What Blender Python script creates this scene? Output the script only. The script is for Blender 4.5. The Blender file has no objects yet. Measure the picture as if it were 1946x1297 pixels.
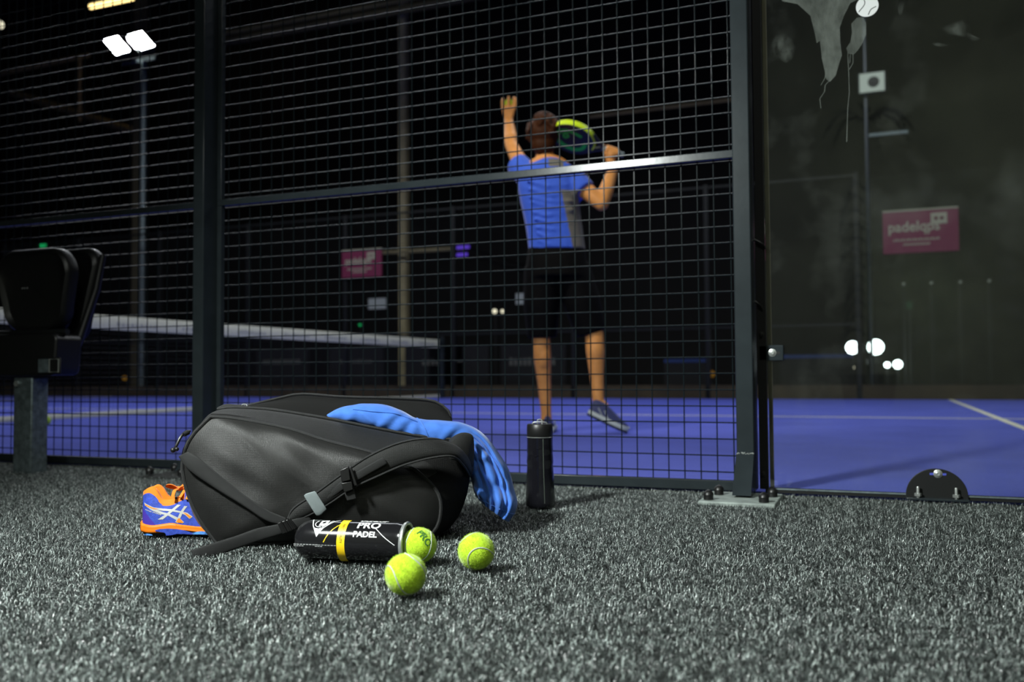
import bpy, bmesh, math, random
import numpy as np
from mathutils import Vector, Matrix, Euler
random.seed(7); rng = np.random.default_rng(7)
scn = bpy.context.scene; COL = scn.collection
PI = math.pi; R = math.radians

# ------------------------------------------------------------------ camera, world, exposure, lamps
FPX, PIT, ROL, YAW = 1719.29, .0372665, -.00658755, -.385316
CAM = np.array([.46311, -2.80019, .357])
def ray(px, py):
    u = (px-973)/FPX; v = -(py-648.5)/FPX
    sr, cr = math.sin(ROL), math.cos(ROL); xr = u*cr-v*sr; up = u*sr+v*cr
    sp, cp = math.sin(PIT), math.cos(PIT); fw = cp-up*sp; z = sp+up*cp
    sy, cy = math.sin(YAW), math.cos(YAW)
    return np.array([xr*cy+fw*sy, -xr*sy+fw*cy, z])
def on_y(px, py, y): d = ray(px, py); return CAM+d*(y-CAM[1])/d[1]
def on_x(px, py, x): d = ray(px, py); return CAM+d*(x-CAM[0])/d[0]
def on_z(px, py, z): d = ray(px, py); return CAM+d*(z-CAM[2])/d[2]
def at_depth(px, py, t): return CAM+t*ray(px, py)
cam = bpy.data.cameras.new('camera'); camo = bpy.data.objects.new('camera', cam); COL.objects.link(camo)
right = ray(973+FPX, 648.5)-ray(973, 648.5); upv = ray(973, 648.5-FPX)-ray(973, 648.5); fwd = ray(973, 648.5)
M = Matrix([[right[i], upv[i], -fwd[i]] for i in range(3)]).to_4x4(); M.translation = Vector(CAM)
camo.matrix_world = M
cam.sensor_width = 36; cam.lens = FPX/1946*36; cam.clip_start = .05; cam.clip_end = 200
cam.dof.use_dof = True; cam.dof.focus_distance = 1.9; cam.dof.aperture_fstop = 3.2
scn.camera = camo
w = bpy.data.worlds.new('World'); scn.world = w; w.use_nodes = True
w.node_tree.nodes['Background'].inputs[0].default_value = (.6, .75, 1, 1)
w.node_tree.nodes['Background'].inputs[1].default_value = .0012
vs = scn.view_settings; vs.view_transform = 'Standard'; vs.look = 'None'; vs.gamma = 1; vs.use_curve_mapping = False
vs.exposure = 0.0

def light(name, typ, loc, target, power, color, **kw):
    l = bpy.data.lights.new(name, typ); l.energy = power; l.color = color
    for k, v in kw.items(): setattr(l, k, v)
    o = bpy.data.objects.new(name, l); COL.objects.link(o); o.location = loc
    o.rotation_euler = (Vector(target)-Vector(loc)).to_track_quat('-Z', 'Y').to_euler()
    return o
light('photo_strobe', 'SPOT', (-1.02, -2.68, 1.70), (-.22, -.85, .2), 560, (.94, 1, .965), spot_size=R(104), spot_blend=1.0, shadow_soft_size=.12)
for x in (-9.5, -5.5, -1.5, 2.5):
    light('court_lamp', 'AREA', (x, 5.6, 6.4), (x, 5.4, 0), 150, (.90, .95, 1), shape='RECTANGLE', size=3.6, size_y=2.4)
light('near_wall_fill', 'AREA', (2.2, -4.6, 3.6), (1.4, -6.4, 1.2), 85, (.92, 1, .84), shape='RECTANGLE', size=1.2, size_y=.3)  # unseen lamp added to light the near wall, giving haze in the glass
light('front_fill', 'AREA', (1.2, -4.4, 4.6), (-.3, -1.0, .1), 38, (.96, 1, .95), shape='RECTANGLE', size=1.0, size_y=.4)  # unseen fill added from behind the camera to lift the foreground shadows
light('player_strobe', 'SPOT', (-1.9, .35, 3.3), (-1.25, 2.45, 1.45), 300, (1, .94, .83), spot_size=R(44), spot_blend=.9, shadow_soft_size=.2)

# ------------------------------------------------------------------ materials
def mat(name, color, rough=.6, metal=0, spec=.5, noise=None, bump=None, coat=0, sheen=0, emit=None, trans=0, ior=1.45, alpha=1):
    m = bpy.data.materials.new(name); m.use_nodes = True; nt = m.node_tree; b = nt.nodes['Principled BSDF']
    c = tuple(color)+(1,)
    b.inputs['Base Color'].default_value = c; b.inputs['Roughness'].default_value = rough
    b.inputs['Metallic'].default_value = metal; b.inputs['Specular IOR Level'].default_value = spec
    b.inputs['Coat Weight'].default_value = coat; b.inputs['Coat Roughness'].default_value = .08
    b.inputs['Sheen Weight'].default_value = sheen; b.inputs['Sheen Roughness'].default_value = .4
    b.inputs['Transmission Weight'].default_value = trans; b.inputs['IOR'].default_value = ior
    b.inputs['Alpha'].default_value = alpha
    if emit:
        b.inputs['Emission Color'].default_value = tuple(emit[0])+(1,); b.inputs['Emission Strength'].default_value = emit[1]
    tc = nt.nodes.new('ShaderNodeTexCoord')
    if noise:
        scale, amt = noise[:2]; det = noise[2] if len(noise) > 2 else 4
        n = nt.nodes.new('ShaderNodeTexNoise'); n.inputs['Scale'].default_value = scale; n.inputs['Detail'].default_value = det
        nt.links.new(tc.outputs['Object'], n.inputs['Vector'])
        r = nt.nodes.new('ShaderNodeValToRGB')
        r.color_ramp.elements[0].position = .3; r.color_ramp.elements[1].position = .7
        r.color_ramp.elements[0].color = tuple(max(0, v*(1-amt)) for v in color)+(1,)
        r.color_ramp.elements[1].color = tuple(min(1, v*(1+amt)) for v in color)+(1,)
        nt.links.new(n.outputs['Fac'], r.inputs['Fac']); nt.links.new(r.outputs['Color'], b.inputs['Base Color'])
    if bump:
        kind, scale, dist = bump
        if kind == 'weave':
            h = nt.nodes.new('ShaderNodeMath'); h.operation = 'MAXIMUM'
            for i, d in enumerate(('X', 'Z')):
                wv = nt.nodes.new('ShaderNodeTexWave'); wv.bands_direction = d; wv.inputs['Scale'].default_value = scale
                wv.inputs['Distortion'].default_value = .6; wv.inputs['Detail'].default_value = 1
                nt.links.new(tc.outputs['Object'], wv.inputs['Vector']); nt.links.new(wv.outputs['Fac'], h.inputs[i])
            hs = h.outputs[0]
        elif kind == 'rib':
            wv = nt.nodes.new('ShaderNodeTexWave'); wv.bands_direction = 'DIAGONAL'; wv.inputs['Scale'].default_value = scale
            nt.links.new(tc.outputs['Object'], wv.inputs['Vector']); hs = wv.outputs['Fac']
        else:
            n2 = nt.nodes.new('ShaderNodeTexNoise'); n2.inputs['Scale'].default_value = scale; n2.inputs['Detail'].default_value = 3
            nt.links.new(tc.outputs['Object'], n2.inputs['Vector']); hs = n2.outputs['Fac']
        bp = nt.nodes.new('ShaderNodeBump'); bp.inputs['Distance'].default_value = dist; bp.inputs['Strength'].default_value = .8
        nt.links.new(hs, bp.inputs['Height']); nt.links.new(bp.outputs['Normal'], b.inputs['Normal'])
    return m

MT = {}
MT['steel'] = mat('dark painted steel', (.020, .026, .029), .22, .0, .24, noise=(14, .12), bump=('noise', 60, .00012))
MT['wire'] = mat('dark coated wire', (.0085, .0125, .0140), .24, 0, .045)
MT['galv'] = mat('galvanised steel', (.16, .20, .21), .5, .6, .5, noise=(45, .35))
MT['plate'] = mat('galvanised plate', (.26, .30, .28), .6, .2, .4, noise=(25, .25), bump=('noise', 90, .001))
MT['chrome'] = mat('bright steel', (.55, .58, .56), .30, .75)
MT['blackplastic'] = mat('black plastic', (.007, .007, .007), .40, 0, .5)
MT['blackmetal'] = mat('black powder coat', (.010, .011, .011), .5, .2, .4)
MT['rubber'] = mat('black rubber', (.006, .006, .006), .7)
MT['bagfab'] = mat('charcoal polyester', (.0085, .0085, .0080), .44, 0, .50, noise=(9, .15), bump=('weave', 200, .0003), sheen=.06)
MT['bagtop'] = mat('charcoal ribbed fabric', (.0085, .0088, .0084), .6, 0, .30, bump=('weave', 160, .0005), sheen=.04)
MT['bagdark'] = mat('black lining and lobe fabric', (.0055, .0055, .0053), .75, 0, .2, bump=('weave', 200, .0006))
MT['webbing'] = mat('black webbing', (.010, .0105, .0105), .55, 0, .40, bump=('weave', 300, .0004), sheen=.05)
MT['reflect'] = mat('grey reflective tape', (.20, .235, .24), .35, .2, .6, bump=('weave', 700, .0002))
MT['hood'] = mat('blue jersey', (.045, .135, .46), .85, 0, .2, noise=(60, .08), bump=('noise', 900, .0003), sheen=.25)
MT['felt'] = mat('yellow felt', (.40, .60, .028), .95, 0, .1, noise=(160, .16), bump=('noise', 420, .0012), sheen=.5)
MT['seam'] = mat('grey seam', (.42, .46, .40), .7)
MT['ink'] = mat('dark green print', (.03, .12, .02), .9)
MT['can'] = mat('glossy black tube', (.008, .008, .009), .13, 0, .55, coat=.5)
MT['white'] = mat('white print', (.72, .74, .74), .5)
MT['greyprint'] = mat('grey print', (.30, .31, .31), .5)
MT['yellow'] = mat('yellow print', (.78, .52, .01), .4)
MT['shoeblue'] = mat('blue shoe mesh', (.024, .052, .33), .6, 0, .35, noise=(120, .25), bump=('noise', 420, .0009))
MT['shoepurple'] = mat('violet heel counter', (.045, .025, .26), .45, 0, .4)
MT['orange'] = mat('orange lining', (.70, .175, .008), .7, 0, .3, noise=(70, .08), sheen=.3)
MT['midsole'] = mat('orange midsole foam', (.68, .155, .004), .5, 0, .4)
MT['outsole'] = mat('dark outsole rubber', (.010, .012, .016), .6)
MT['solepatch'] = mat('mottled blue rubber', (.05, .16, .42), .5, noise=(90, .9))
MT['silverprint'] = mat('silver print', (.40, .40, .385), .4, .2)
MT['bottle'] = mat('smoked plastic', (.006, .006, .008), .10, 0, .5, coat=.3)
MT['straw'] = mat('grey straw', (.10, .12, .10), .5)
MT['skin'] = mat('skin', (.58, .255, .070), .55, 0, .35, noise=(30, .10))
MT['hair'] = mat('brown hair', (.034, .0095, .0014), .6, 0, .15, noise=(90, .25), bump=('noise', 160, .001))
MT['shirt'] = mat('blue shirt', (.045, .115, .60), .8, 0, .2, bump=('noise', 30, .004), sheen=.2)
MT['shirtgrey'] = mat('grey shirt panel', (.13, .125, .105), .8)
MT['shorts'] = mat('black shorts', (.0018, .0018, .002), .8, 0, .1)
MT['navy'] = mat('navy shoe mesh', (.020, .028, .11), .6)
MT['offwhite'] = mat('off white rubber', (.45, .50, .47), .6)
MT['racketblack'] = mat('navy black racket face', (.008, .010, .018), .4)
MT['lime'] = mat('lime racket frame', (.50, .70, .02), .35, 0, .5)
MT['green'] = mat('green print', (.02, .50, .05), .4)
MT['netband'] = mat('white net tape', (.68, .68, .52), .8, noise=(30, .06))
MT['net'] = mat('black netting', (.010, .010, .012), .8)
MT['line'] = mat('white court line', (.66, .64, .50), .9, noise=(60, .12))
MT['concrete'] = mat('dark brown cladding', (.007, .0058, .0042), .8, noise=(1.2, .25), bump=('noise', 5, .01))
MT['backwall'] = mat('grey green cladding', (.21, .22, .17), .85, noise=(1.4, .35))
MT['darkceil'] = mat('dark roof deck', (.010, .010, .010), .9)
MT['beam'] = mat('brown painted beam', (.42, .33, .18), .7, noise=(3, .2))
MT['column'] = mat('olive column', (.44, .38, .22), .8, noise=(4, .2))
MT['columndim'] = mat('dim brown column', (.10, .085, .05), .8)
MT['mast'] = mat('grey mast steel', (.09, .10, .115), .3, .5, .5)
MT['dimprint'] = mat('dim pale print', (.13, .13, .115), .7)
MT['kick'] = mat('brown kick board', (.040, .028, .010), .7, noise=(3, .3))
MT['boarddark'] = mat('dark advert board', (.006, .006, .007), .7)
MT['bluestripe'] = mat('dim blue stripe', (.02, .05, .20), .7)
MT['pink'] = mat('magenta sign', (.15, .013, .048), .6)
MT['signcream'] = mat('cream print', (.32, .31, .22), .6)
MT['card'] = mat('pale notice', (.24, .26, .24), .6)
MT['leafdark'] = mat('dark palm leaf', (.006, .010, .005), .6)
def emis(name, col, s):
    return mat(name, (0, 0, 0), .5, emit=(col, s))
MT['e_dot'] = emis('dot lamp', (.9, 1, .95), .10)
MT['e_dimgreen'] = emis('faint green tint', (.05, .5, .2), .03)
MT['e_flood'] = emis('floodlight lens', (.92, 1, 1), 220)
MT['e_tube'] = emis('warm tube', (1, .72, .28), 3.2)
MT['e_bulb'] = emis('white lamp lens', (.82, .95, 1), 8)
MT['e_green'] = emis('green exit light', (.02, .9, .25), .35)
MT['e_purple'] = emis('violet led', (.16, .07, .9), .55)
MT['e_dim'] = emis('dim lamp', (1, .95, .7), 1.2)
MT['e_amber'] = emis('amber dim lamp', (1, .5, .05), .12)
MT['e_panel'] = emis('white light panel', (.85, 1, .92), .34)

# court turf, blue
m = mat('blue court turf', (.082, .104, .50), .9, 0, .15, noise=(2.2, .10), sheen=.05); MT['court'] = m
nt = m.node_tree; tc = [n for n in nt.nodes if n.type == 'TEX_COORD'][0]
n2 = nt.nodes.new('ShaderNodeTexNoise'); n2.inputs['Scale'].default_value = 220; n2.inputs['Detail'].default_value = 2
bp = nt.nodes.new('ShaderNodeBump'); bp.inputs['Distance'].default_value = .004
nt.links.new(tc.outputs['Object'], n2.inputs['Vector']); nt.links.new(n2.outputs['Fac'], bp.inputs['Height'])
nt.links.new(bp.outputs['Normal'], nt.nodes['Principled BSDF'].inputs['Normal'])
# turf fibres: each blade its own shade of grey
m = mat('charcoal turf fibre', (.05, .052, .05), .30, 0, .6); MT['fibre'] = m
nt = m.node_tree; g = nt.nodes.new('ShaderNodeNewGeometry'); r = nt.nodes.new('ShaderNodeValToRGB')
cr = r.color_ramp; cr.elements[0].color = (.007, .0085, .008, 1); cr.elements[1].color = (.66, .75, .72, 1); cr.elements[1].position = 1
e = cr.elements.new(.4); e.color = (.022, .027, .0255, 1); e = cr.elements.new(.8); e.color = (.115, .135, .128, 1)
nt.links.new(g.outputs['Random Per Island'], r.inputs['Fac']); nt.links.new(r.outputs['Color'], nt.nodes['Principled BSDF'].inputs['Base Color'])
MT['turfbase'] = mat('dark turf backing', (.012, .013, .012), .95)
# clear glass: fresnel mirror over see-through pane, thin dust film
m = bpy.data.materials.new('clear glass'); m.use_nodes = True; MT['glass'] = m; nt = m.node_tree
nt.nodes.remove(nt.nodes['Principled BSDF']); out = nt.nodes['Material Output']
tr = nt.nodes.new('ShaderNodeBsdfTransparent'); tr.inputs[0].default_value = (.95, .97, .95, 1)
gl = nt.nodes.new('ShaderNodeBsdfGlossy'); gl.inputs['Roughness'].default_value = .0
fr = nt.nodes.new('ShaderNodeFresnel'); fr.inputs[0].default_value = 1.5
mx = nt.nodes.new('ShaderNodeMixShader'); df = nt.nodes.new('ShaderNodeBsdfDiffuse'); df.inputs[0].default_value = (.7, .75, .68, 1)
mx2 = nt.nodes.new('ShaderNodeMixShader'); tcg = nt.nodes.new('ShaderNodeTexCoord')
nz = nt.nodes.new('ShaderNodeTexNoise'); nz.inputs['Scale'].default_value = 3.2; nz.inputs['Detail'].default_value = 7; nz.inputs['Roughness'].default_value = .62
mr = nt.nodes.new('ShaderNodeMapRange'); mr.inputs[1].default_value = .52; mr.inputs[2].default_value = .85; mr.inputs[3].default_value = .003; mr.inputs[4].default_value = .03
nt.links.new(tcg.outputs['Object'], nz.inputs['Vector']); nt.links.new(nz.outputs['Fac'], mr.inputs['Value'])
nt.links.new(fr.outputs[0], mx.inputs[0]); nt.links.new(tr.outputs[0], mx.inputs[1]); nt.links.new(gl.outputs[0], mx.inputs[2])
nt.links.new(mr.outputs[0], mx2.inputs[0]); nt.links.new(mx.outputs[0], mx2.inputs[1]); nt.links.new(df.outputs[0], mx2.inputs[2])
nt.links.new(mx2.outputs[0], out.inputs['Surface'])
# dried water stain on the glass
def stainmat(name, lo, hi, amax, scale):
    m = bpy.data.materials.new(name); m.use_nodes = True; nt = m.node_tree; b = nt.nodes['Principled BSDF']
    b.inputs['Base Color'].default_value = (.50, .56, .50, 1); b.inputs['Roughness'].default_value = .9
    tc = nt.nodes.new('ShaderNodeTexCoord'); mp = nt.nodes.new('ShaderNodeMapping'); mp.inputs['Scale'].default_value = (1.6, 1, .7)
    n = nt.nodes.new('ShaderNodeTexNoise'); n.inputs['Scale'].default_value = scale; n.inputs['Detail'].default_value = 8; n.inputs['Roughness'].default_value = .65
    mr = nt.nodes.new('ShaderNodeMapRange'); mr.inputs[1].default_value = lo; mr.inputs[2].default_value = hi; mr.inputs[3].default_value = 0; mr.inputs[4].default_value = amax
    nt.links.new(tc.outputs['Object'], mp.inputs[0]); nt.links.new(mp.outputs[0], n.inputs['Vector']); nt.links.new(n.outputs['Fac'], mr.inputs['Value'])
    at = nt.nodes.new('ShaderNodeAttribute'); at.attribute_name = 'film'; ml = nt.nodes.new('ShaderNodeMath'); ml.operation = 'MULTIPLY'
    nt.links.new(mr.outputs[0], ml.inputs[0]); nt.links.new(at.outputs['Fac'], ml.inputs[1]); nt.links.new(ml.outputs[0], b.inputs['Alpha']); return m
MT['stain'] = stainmat('dried water stain', .20, .80, .26, 14)
MT['smear'] = stainmat('faint smear', .38, .80, .17, 16)

# ------------------------------------------------------------------ mesh helpers
class MB:
    def __init__(s): s.v = []; s.f = []; s.mi = []; s.mats = []
    def m(s, mt):
        if mt not in s.mats: s.mats.append(mt)
        return s.mats.index(mt)
    def add(s, vs, fs, mt=None):
        o = len(s.v); s.v += [tuple(float(c) for c in v) for v in vs]; k = s.m(mt) if mt else 0
        for f in fs: s.f.append(tuple(i+o for i in f)); s.mi.append(k)
    def box(s, lo, hi, mt=None, M=None):
        x0, y0, z0 = lo; x1, y1, z1 = hi
        vs = [(x0, y0, z0), (x1, y0, z0), (x1, y1, z0), (x0, y1, z0), (x0, y0, z1), (x1, y0, z1), (x1, y1, z1), (x0, y1, z1)]
        if M is not None: vs = [tuple(M @ Vector(v)) for v in vs]
        s.add(vs, [(0, 3, 2, 1), (4, 5, 6, 7), (0, 1, 5, 4), (1, 2, 6, 5), (2, 3, 7, 6), (3, 0, 4, 7)], mt)
    def tube(s, pts, rad, n=8, mt=None, cap=True, closed=False, squash=1.0):
        pts = [Vector(p) for p in pts]; N = len(pts)
        if not hasattr(rad, '__len__'): rad = [rad]*N
        vs = []; ref = None
        for i, p in enumerate(pts):
            if closed: t = pts[(i+1) % N]-pts[i-1]
            else: t = pts[min(i+1, N-1)]-pts[max(i-1, 0)]
            if t.length < 1e-9: t = Vector((0, 0, 1))
            t.normalize()
            if ref is None:
                ref = Vector((0, 0, 1)) if abs(t.z) < .9 else Vector((1, 0, 0))
            u = (ref-t*ref.dot(t)); u = u.normalized() if u.length > 1e-6 else t.orthogonal().normalized()
            ref = u; q = t.cross(u)
            for k in range(n):
                a = 2*PI*k/n; vs.append(p+u*math.cos(a)*rad[i]*squash+q*math.sin(a)*rad[i])
        fs = []
        for i in range(N if closed else N-1):
            j = (i+1) % N
            for k in range(n): fs.append((i*n+k, i*n+(k+1) % n, j*n+(k+1) % n, j*n+k))
        if cap and not closed: fs += [tuple(reversed(range(n))), tuple(range((N-1)*n, N*n))]
        s.add(vs, fs, mt)
    def lathe(s, prof, n=32, mt=None, M=None):
        vs = []
        for r_, z in prof:
            for k in range(n): a = 2*PI*k/n; vs.append((r_*math.cos(a), r_*math.sin(a), z))
        fs = []
        for i in range(len(prof)-1):
            for k in range(n): fs.append((i*n+k, i*n+(k+1) % n, (i+1)*n+(k+1) % n, (i+1)*n+k))
        if prof[0][0] > 1e-6: fs.append(tuple(reversed(range(n))))
        if prof[-1][0] > 1e-6: fs.append(tuple(range((len(prof)-1)*n, len(prof)*n)))
        if M is not None: vs = [tuple(M @ Vector(v)) for v in vs]
        s.add(vs, fs, mt)
    def grid(s, rows, mt=None, closed=False, flip=False):
        n = len(rows[0]); vs = [p for r_ in rows for p in r_]; fs = []
        for i in range(len(rows)-1):
            for k in range(n if closed else n-1):
                k2 = (k+1) % n; f = (i*n+k, i*n+k2, (i+1)*n+k2, (i+1)*n+k)
                fs.append(f[::-1] if flip else f)
        s.add(vs, fs, mt)
    def ball(s, c, r_, n=10, mt=None, M=None):
        c = Vector(c); rr = r_ if hasattr(r_, '__len__') else (r_, r_, r_); vs = []; fs = []
        for i in range(n+1):
            th = PI*i/n
            for k in range(2*n):
                a = PI*k/n; d = Vector((math.sin(th)*math.cos(a)*rr[0], math.sin(th)*math.sin(a)*rr[1], math.cos(th)*rr[2]))
                if M is not None: d = M @ d
                vs.append(c+d)
        for i in range(n):
            for k in range(2*n): fs.append((i*2*n+k, (i+1)*2*n+k, (i+1)*2*n+(k+1) % (2*n), i*2*n+(k+1) % (2*n)))
        s.add(vs, fs, mt)
    def cap(s, p, q, r0, r1, n=12):      # tapered limb piece with round ends
        p = Vector(p); q = Vector(q); d = (q-p); L = d.length; d.normalize(); pts = []; rad = []
        for k in range(5): a = PI/2*(1-k/4+1e-3); pts.append(p-d*r0*math.sin(a)); rad.append(max(r0*math.cos(a), 1e-4))
        for k in range(5): a = PI/2*(k/4); pts.append(q+d*r1*math.sin(a)); rad.append(max(r1*math.cos(a), 1e-4))
        s.tube(pts, rad, n)
    def prism(s, poly, y0, y1, mt=None, M=None):     # outline in x,z pushed along y
        n = len(poly); vs = [(x, y0, z) for x, z in poly]+[(x, y1, z) for x, z in poly]
        if M is not None: vs = [tuple(M @ Vector(v)) for v in vs]
        fs = [tuple(range(n)), tuple(reversed(range(n, 2*n)))]+[(i, i+n, (i+1) % n+n, (i+1) % n) for i in range(n)]
        s.add(vs, fs, mt)
    def build(s, name, mt=None, parent=None, world=False, smooth=True, bevel=0, subdiv=0, solid=0, merge=0):
        me = bpy.data.meshes.new(name); V = s.v
        if world and parent is not None:
            l = parent.matrix_world.translation if parent.parent is None else Vector((0, 0, 0))
            p = parent
            while p.parent: p = p.parent
            l = Vector(p.location); V = [(v[0]-l.x, v[1]-l.y, v[2]-l.z) for v in V]
        me.from_pydata(V, [], s.f)
        for k in (s.mats or ([mt] if mt else [])): me.materials.append(MT[k])
        if s.mats: me.polygons.foreach_set('material_index', s.mi)
        b = bmesh.new(); b.from_mesh(me)
        if merge: bmesh.ops.remove_doubles(b, verts=b.verts, dist=merge)
        bmesh.ops.recalc_face_normals(b, faces=b.faces); b.to_mesh(me); b.free()
        if smooth:
            me.polygons.foreach_set('use_smooth', [True]*len(me.polygons)); me.set_sharp_from_angle(angle=R(40))
        o = bpy.data.objects.new(name, me); COL.objects.link(o)
        if parent is not None: o.parent = parent
        if solid: md = o.modifiers.new('thickness', 'SOLIDIFY'); md.thickness = solid; md.offset = 0
        if bevel: md = o.modifiers.new('bevel', 'BEVEL'); md.width = bevel; md.segments = 2; md.limit_method = 'ANGLE'
        if subdiv: md = o.modifiers.new('subdivision', 'SUBSURF'); md.levels = subdiv; md.render_levels = subdiv
        return o
def thing(name, label, cat, loc=(0, 0, 0), rotz=0, group=None):
    o = bpy.data.objects.new(name, None); COL.objects.link(o); o.empty_display_size = .1
    o.location = loc; o.rotation_euler = (0, 0, rotz); return tag(o, label, cat, group)
def tag(o, label, cat=None, group=None, kind=None):
    o['label'] = label
    if cat: o['category'] = cat
    if group: o['group'] = group
    if kind: o['kind'] = kind
    return o
def struct(o, label, cat):
    return tag(o, label, cat, kind='structure')
def note(o, label): o['label'] = label; return o
def box(lo, hi): b = MB(); b.box(lo, hi); return b
def catmull(P, n):
    P = [np.array(p, float) for p in P]; out = []
    Q = [2*P[0]-P[1]]+P+[2*P[-1]-P[-2]]
    for i in range(len(P)-1):
        a, b, c, d = Q[i:i+4]
        for k in range(n):
            t = k/n; out.append(.5*((2*b)+(c-a)*t+(2*a-5*b+4*c-d)*t*t+(3*b-a-3*c+d)*t**3))
    out.append(P[-1]); return out
def resample(P, n):
    P = np.array(P, float); d = np.r_[0, np.cumsum(np.linalg.norm(np.diff(P, axis=0), axis=1))]
    t = np.linspace(0, d[-1], n); return np.stack([np.interp(t, d, P[:, i]) for i in range(P.shape[1])], 1)
def text_geo(body, size, offset=0.0):
    cu = bpy.data.curves.new('t', 'FONT'); cu.body = body; cu.size = size; cu.align_x = 'CENTER'; cu.align_y = 'CENTER'; cu.offset = offset; cu.resolution_u = 4
    o = bpy.data.objects.new('t', cu); COL.objects.link(o); dg = bpy.context.evaluated_depsgraph_get(); dg.update()
    me = bpy.data.meshes.new_from_object(o.evaluated_get(dg)); bpy.data.objects.remove(o); bpy.data.curves.remove(cu); return me
def wrap_text(mb, body, size, fn, mt, sx=1.0, sy=1.0, offset=0, slices=0):
    me = text_geo(body, size, offset); b = bmesh.new(); b.from_mesh(me)
    if slices:
        ys = [v.co.y for v in b.verts]; y0, y1 = min(ys), max(ys)
        for k in range(1, slices):
            bmesh.ops.bisect_plane(b, geom=b.verts[:]+b.edges[:]+b.faces[:], plane_co=(0, y0+(y1-y0)*k/slices, 0), plane_no=(0, 1, 0))
    b.verts.index_update()
    vs = [fn(v.co.x*sx, v.co.y*sy) for v in b.verts]; fs = [tuple(v.index for v in f.verts) for f in b.faces]
    mb.add(vs, fs, mt); b.free(); bpy.data.meshes.remove(me)
def remeshed(mb, voxel, smooth_it=4, disp=None):
    me = bpy.data.meshes.new('tmp'); me.from_pydata(mb.v, [], mb.f)
    b = bmesh.new(); b.from_mesh(me); bmesh.ops.recalc_face_normals(b, faces=b.faces); b.to_mesh(me); b.free()
    o = bpy.data.objects.new('tmp', me); COL.objects.link(o)
    r_ = o.modifiers.new('r', 'REMESH'); r_.mode = 'VOXEL'; r_.voxel_size = voxel
    s_ = o.modifiers.new('s', 'SMOOTH'); s_.iterations = smooth_it; s_.factor = .5
    dg = bpy.context.evaluated_depsgraph_get(); dg.update()
    me2 = bpy.data.meshes.new_from_object(o.evaluated_get(dg)); bpy.data.objects.remove(o); bpy.data.meshes.remove(me)
    k = MB(); k.v = [tuple(v.co) for v in me2.vertices]; k.f = [tuple(p.vertices) for p in me2.polygons]; k.mi = [0]*len(k.f)
    bpy.data.meshes.remove(me2); return k

# ------------------------------------------------------------------ setting
NETX = -5.85; X1 = 4.13; X0 = -15.87; CY = 10.05
b = MB(); b.box((-22, -7, -.12), (9, 18, -.009)); struct(b.build('floor', 'turfbase', smooth=False), 'dark hall floor under the grey turf', 'floor')
b = MB(); b.box((X0, .022, -.06), (X1, CY, 0)); struct(b.build('floor', 'court', smooth=False), 'bright blue court turf behind the mesh fence', 'floor')
for i, (lo, hi) in enumerate((((1.27, .03, .0), (1.32, CY, .0025)), ((NETX-7.0, .03, 0), (NETX-6.95, CY, .0025)), ((NETX-7.0, 4.86, 0.0006), (1.5, 4.91, .003)))):
    bb = box(lo, hi); struct(bb.build('trim_%d' % (i+1), 'line', smooth=False), ('pale service line crossing the blue court at right', 'pale service line beyond the net', 'thin pale centre line along the blue court')[i], 'court line')
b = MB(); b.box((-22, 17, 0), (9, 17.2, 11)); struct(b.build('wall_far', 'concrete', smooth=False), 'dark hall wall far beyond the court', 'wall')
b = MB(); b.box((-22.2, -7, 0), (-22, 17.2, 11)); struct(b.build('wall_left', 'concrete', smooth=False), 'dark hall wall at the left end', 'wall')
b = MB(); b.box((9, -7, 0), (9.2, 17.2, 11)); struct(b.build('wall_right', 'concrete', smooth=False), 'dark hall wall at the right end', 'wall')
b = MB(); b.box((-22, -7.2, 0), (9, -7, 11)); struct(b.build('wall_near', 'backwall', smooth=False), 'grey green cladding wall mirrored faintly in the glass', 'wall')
b = MB(); b.box((-22.2, -7.2, 11), (9.2, 17.2, 11.2)); struct(b.build('ceiling', 'darkceil', smooth=False), 'black roof deck of the hall', 'ceiling')

# turf: one countless pile of fibres, a square swatch laid out in a grid
TILE = .32; NB = 12500
bx = rng.uniform(-TILE/2, TILE/2, NB); by = rng.uniform(-TILE/2, TILE/2, NB); az = rng.uniform(0, 2*PI, NB)
lean = rng.uniform(.35, 1.75, NB); curl = rng.uniform(-1.6, 1.6, NB); ln = rng.uniform(.007, .0145, NB); wd = rng.uniform(.0006, .0012, NB)
V = np.zeros((NB, 4, 2, 3)); px_, py_, pz_ = bx.copy(), by.copy(), np.full(NB, -.0085); dirz = az.copy()
for s in range(4):
    f_ = 1-.75*(s/3)**2; sx, sy = -np.sin(dirz)*wd*f_/2, np.cos(dirz)*wd*f_/2
    tw = rng.uniform(-.4, .4, NB)*wd*f_
    V[:, s, 0] = np.stack([px_-sx, py_-sy, pz_-tw], 1); V[:, s, 1] = np.stack([px_+sx, py_+sy, pz_+tw], 1)
    a_ = lean*(.35+.38*s); st = ln/3
    px_ = px_+np.cos(dirz)*np.sin(a_)*st; py_ = py_+np.sin(dirz)*np.sin(a_)*st; pz_ = pz_+np.cos(a_)*st; dirz = dirz+curl*.6
V[..., 2] = np.minimum(V[..., 2], .0045)
me = bpy.data.meshes.new('turf'); me.vertices.add(NB*8); me.vertices.foreach_set('co', V.reshape(-1))
idx = np.zeros((NB, 3, 4), np.int32); base = np.arange(NB)*8
for s in range(3): idx[:, s] = np.stack([base+2*s, base+2*s+1, base+2*s+3, base+2*s+2], 1)
me.loops.add(NB*12); me.loops.foreach_set('vertex_index', idx.reshape(-1)); me.polygons.add(NB*3)
me.polygons.foreach_set('loop_start', np.arange(NB*3)*4); me.polygons.foreach_set('loop_total', np.full(NB*3, 4)); me.update(); me.validate()
me.polygons.foreach_set('use_smooth', [True]*len(me.polygons)); me.materials.append(MT['fibre'])
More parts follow.
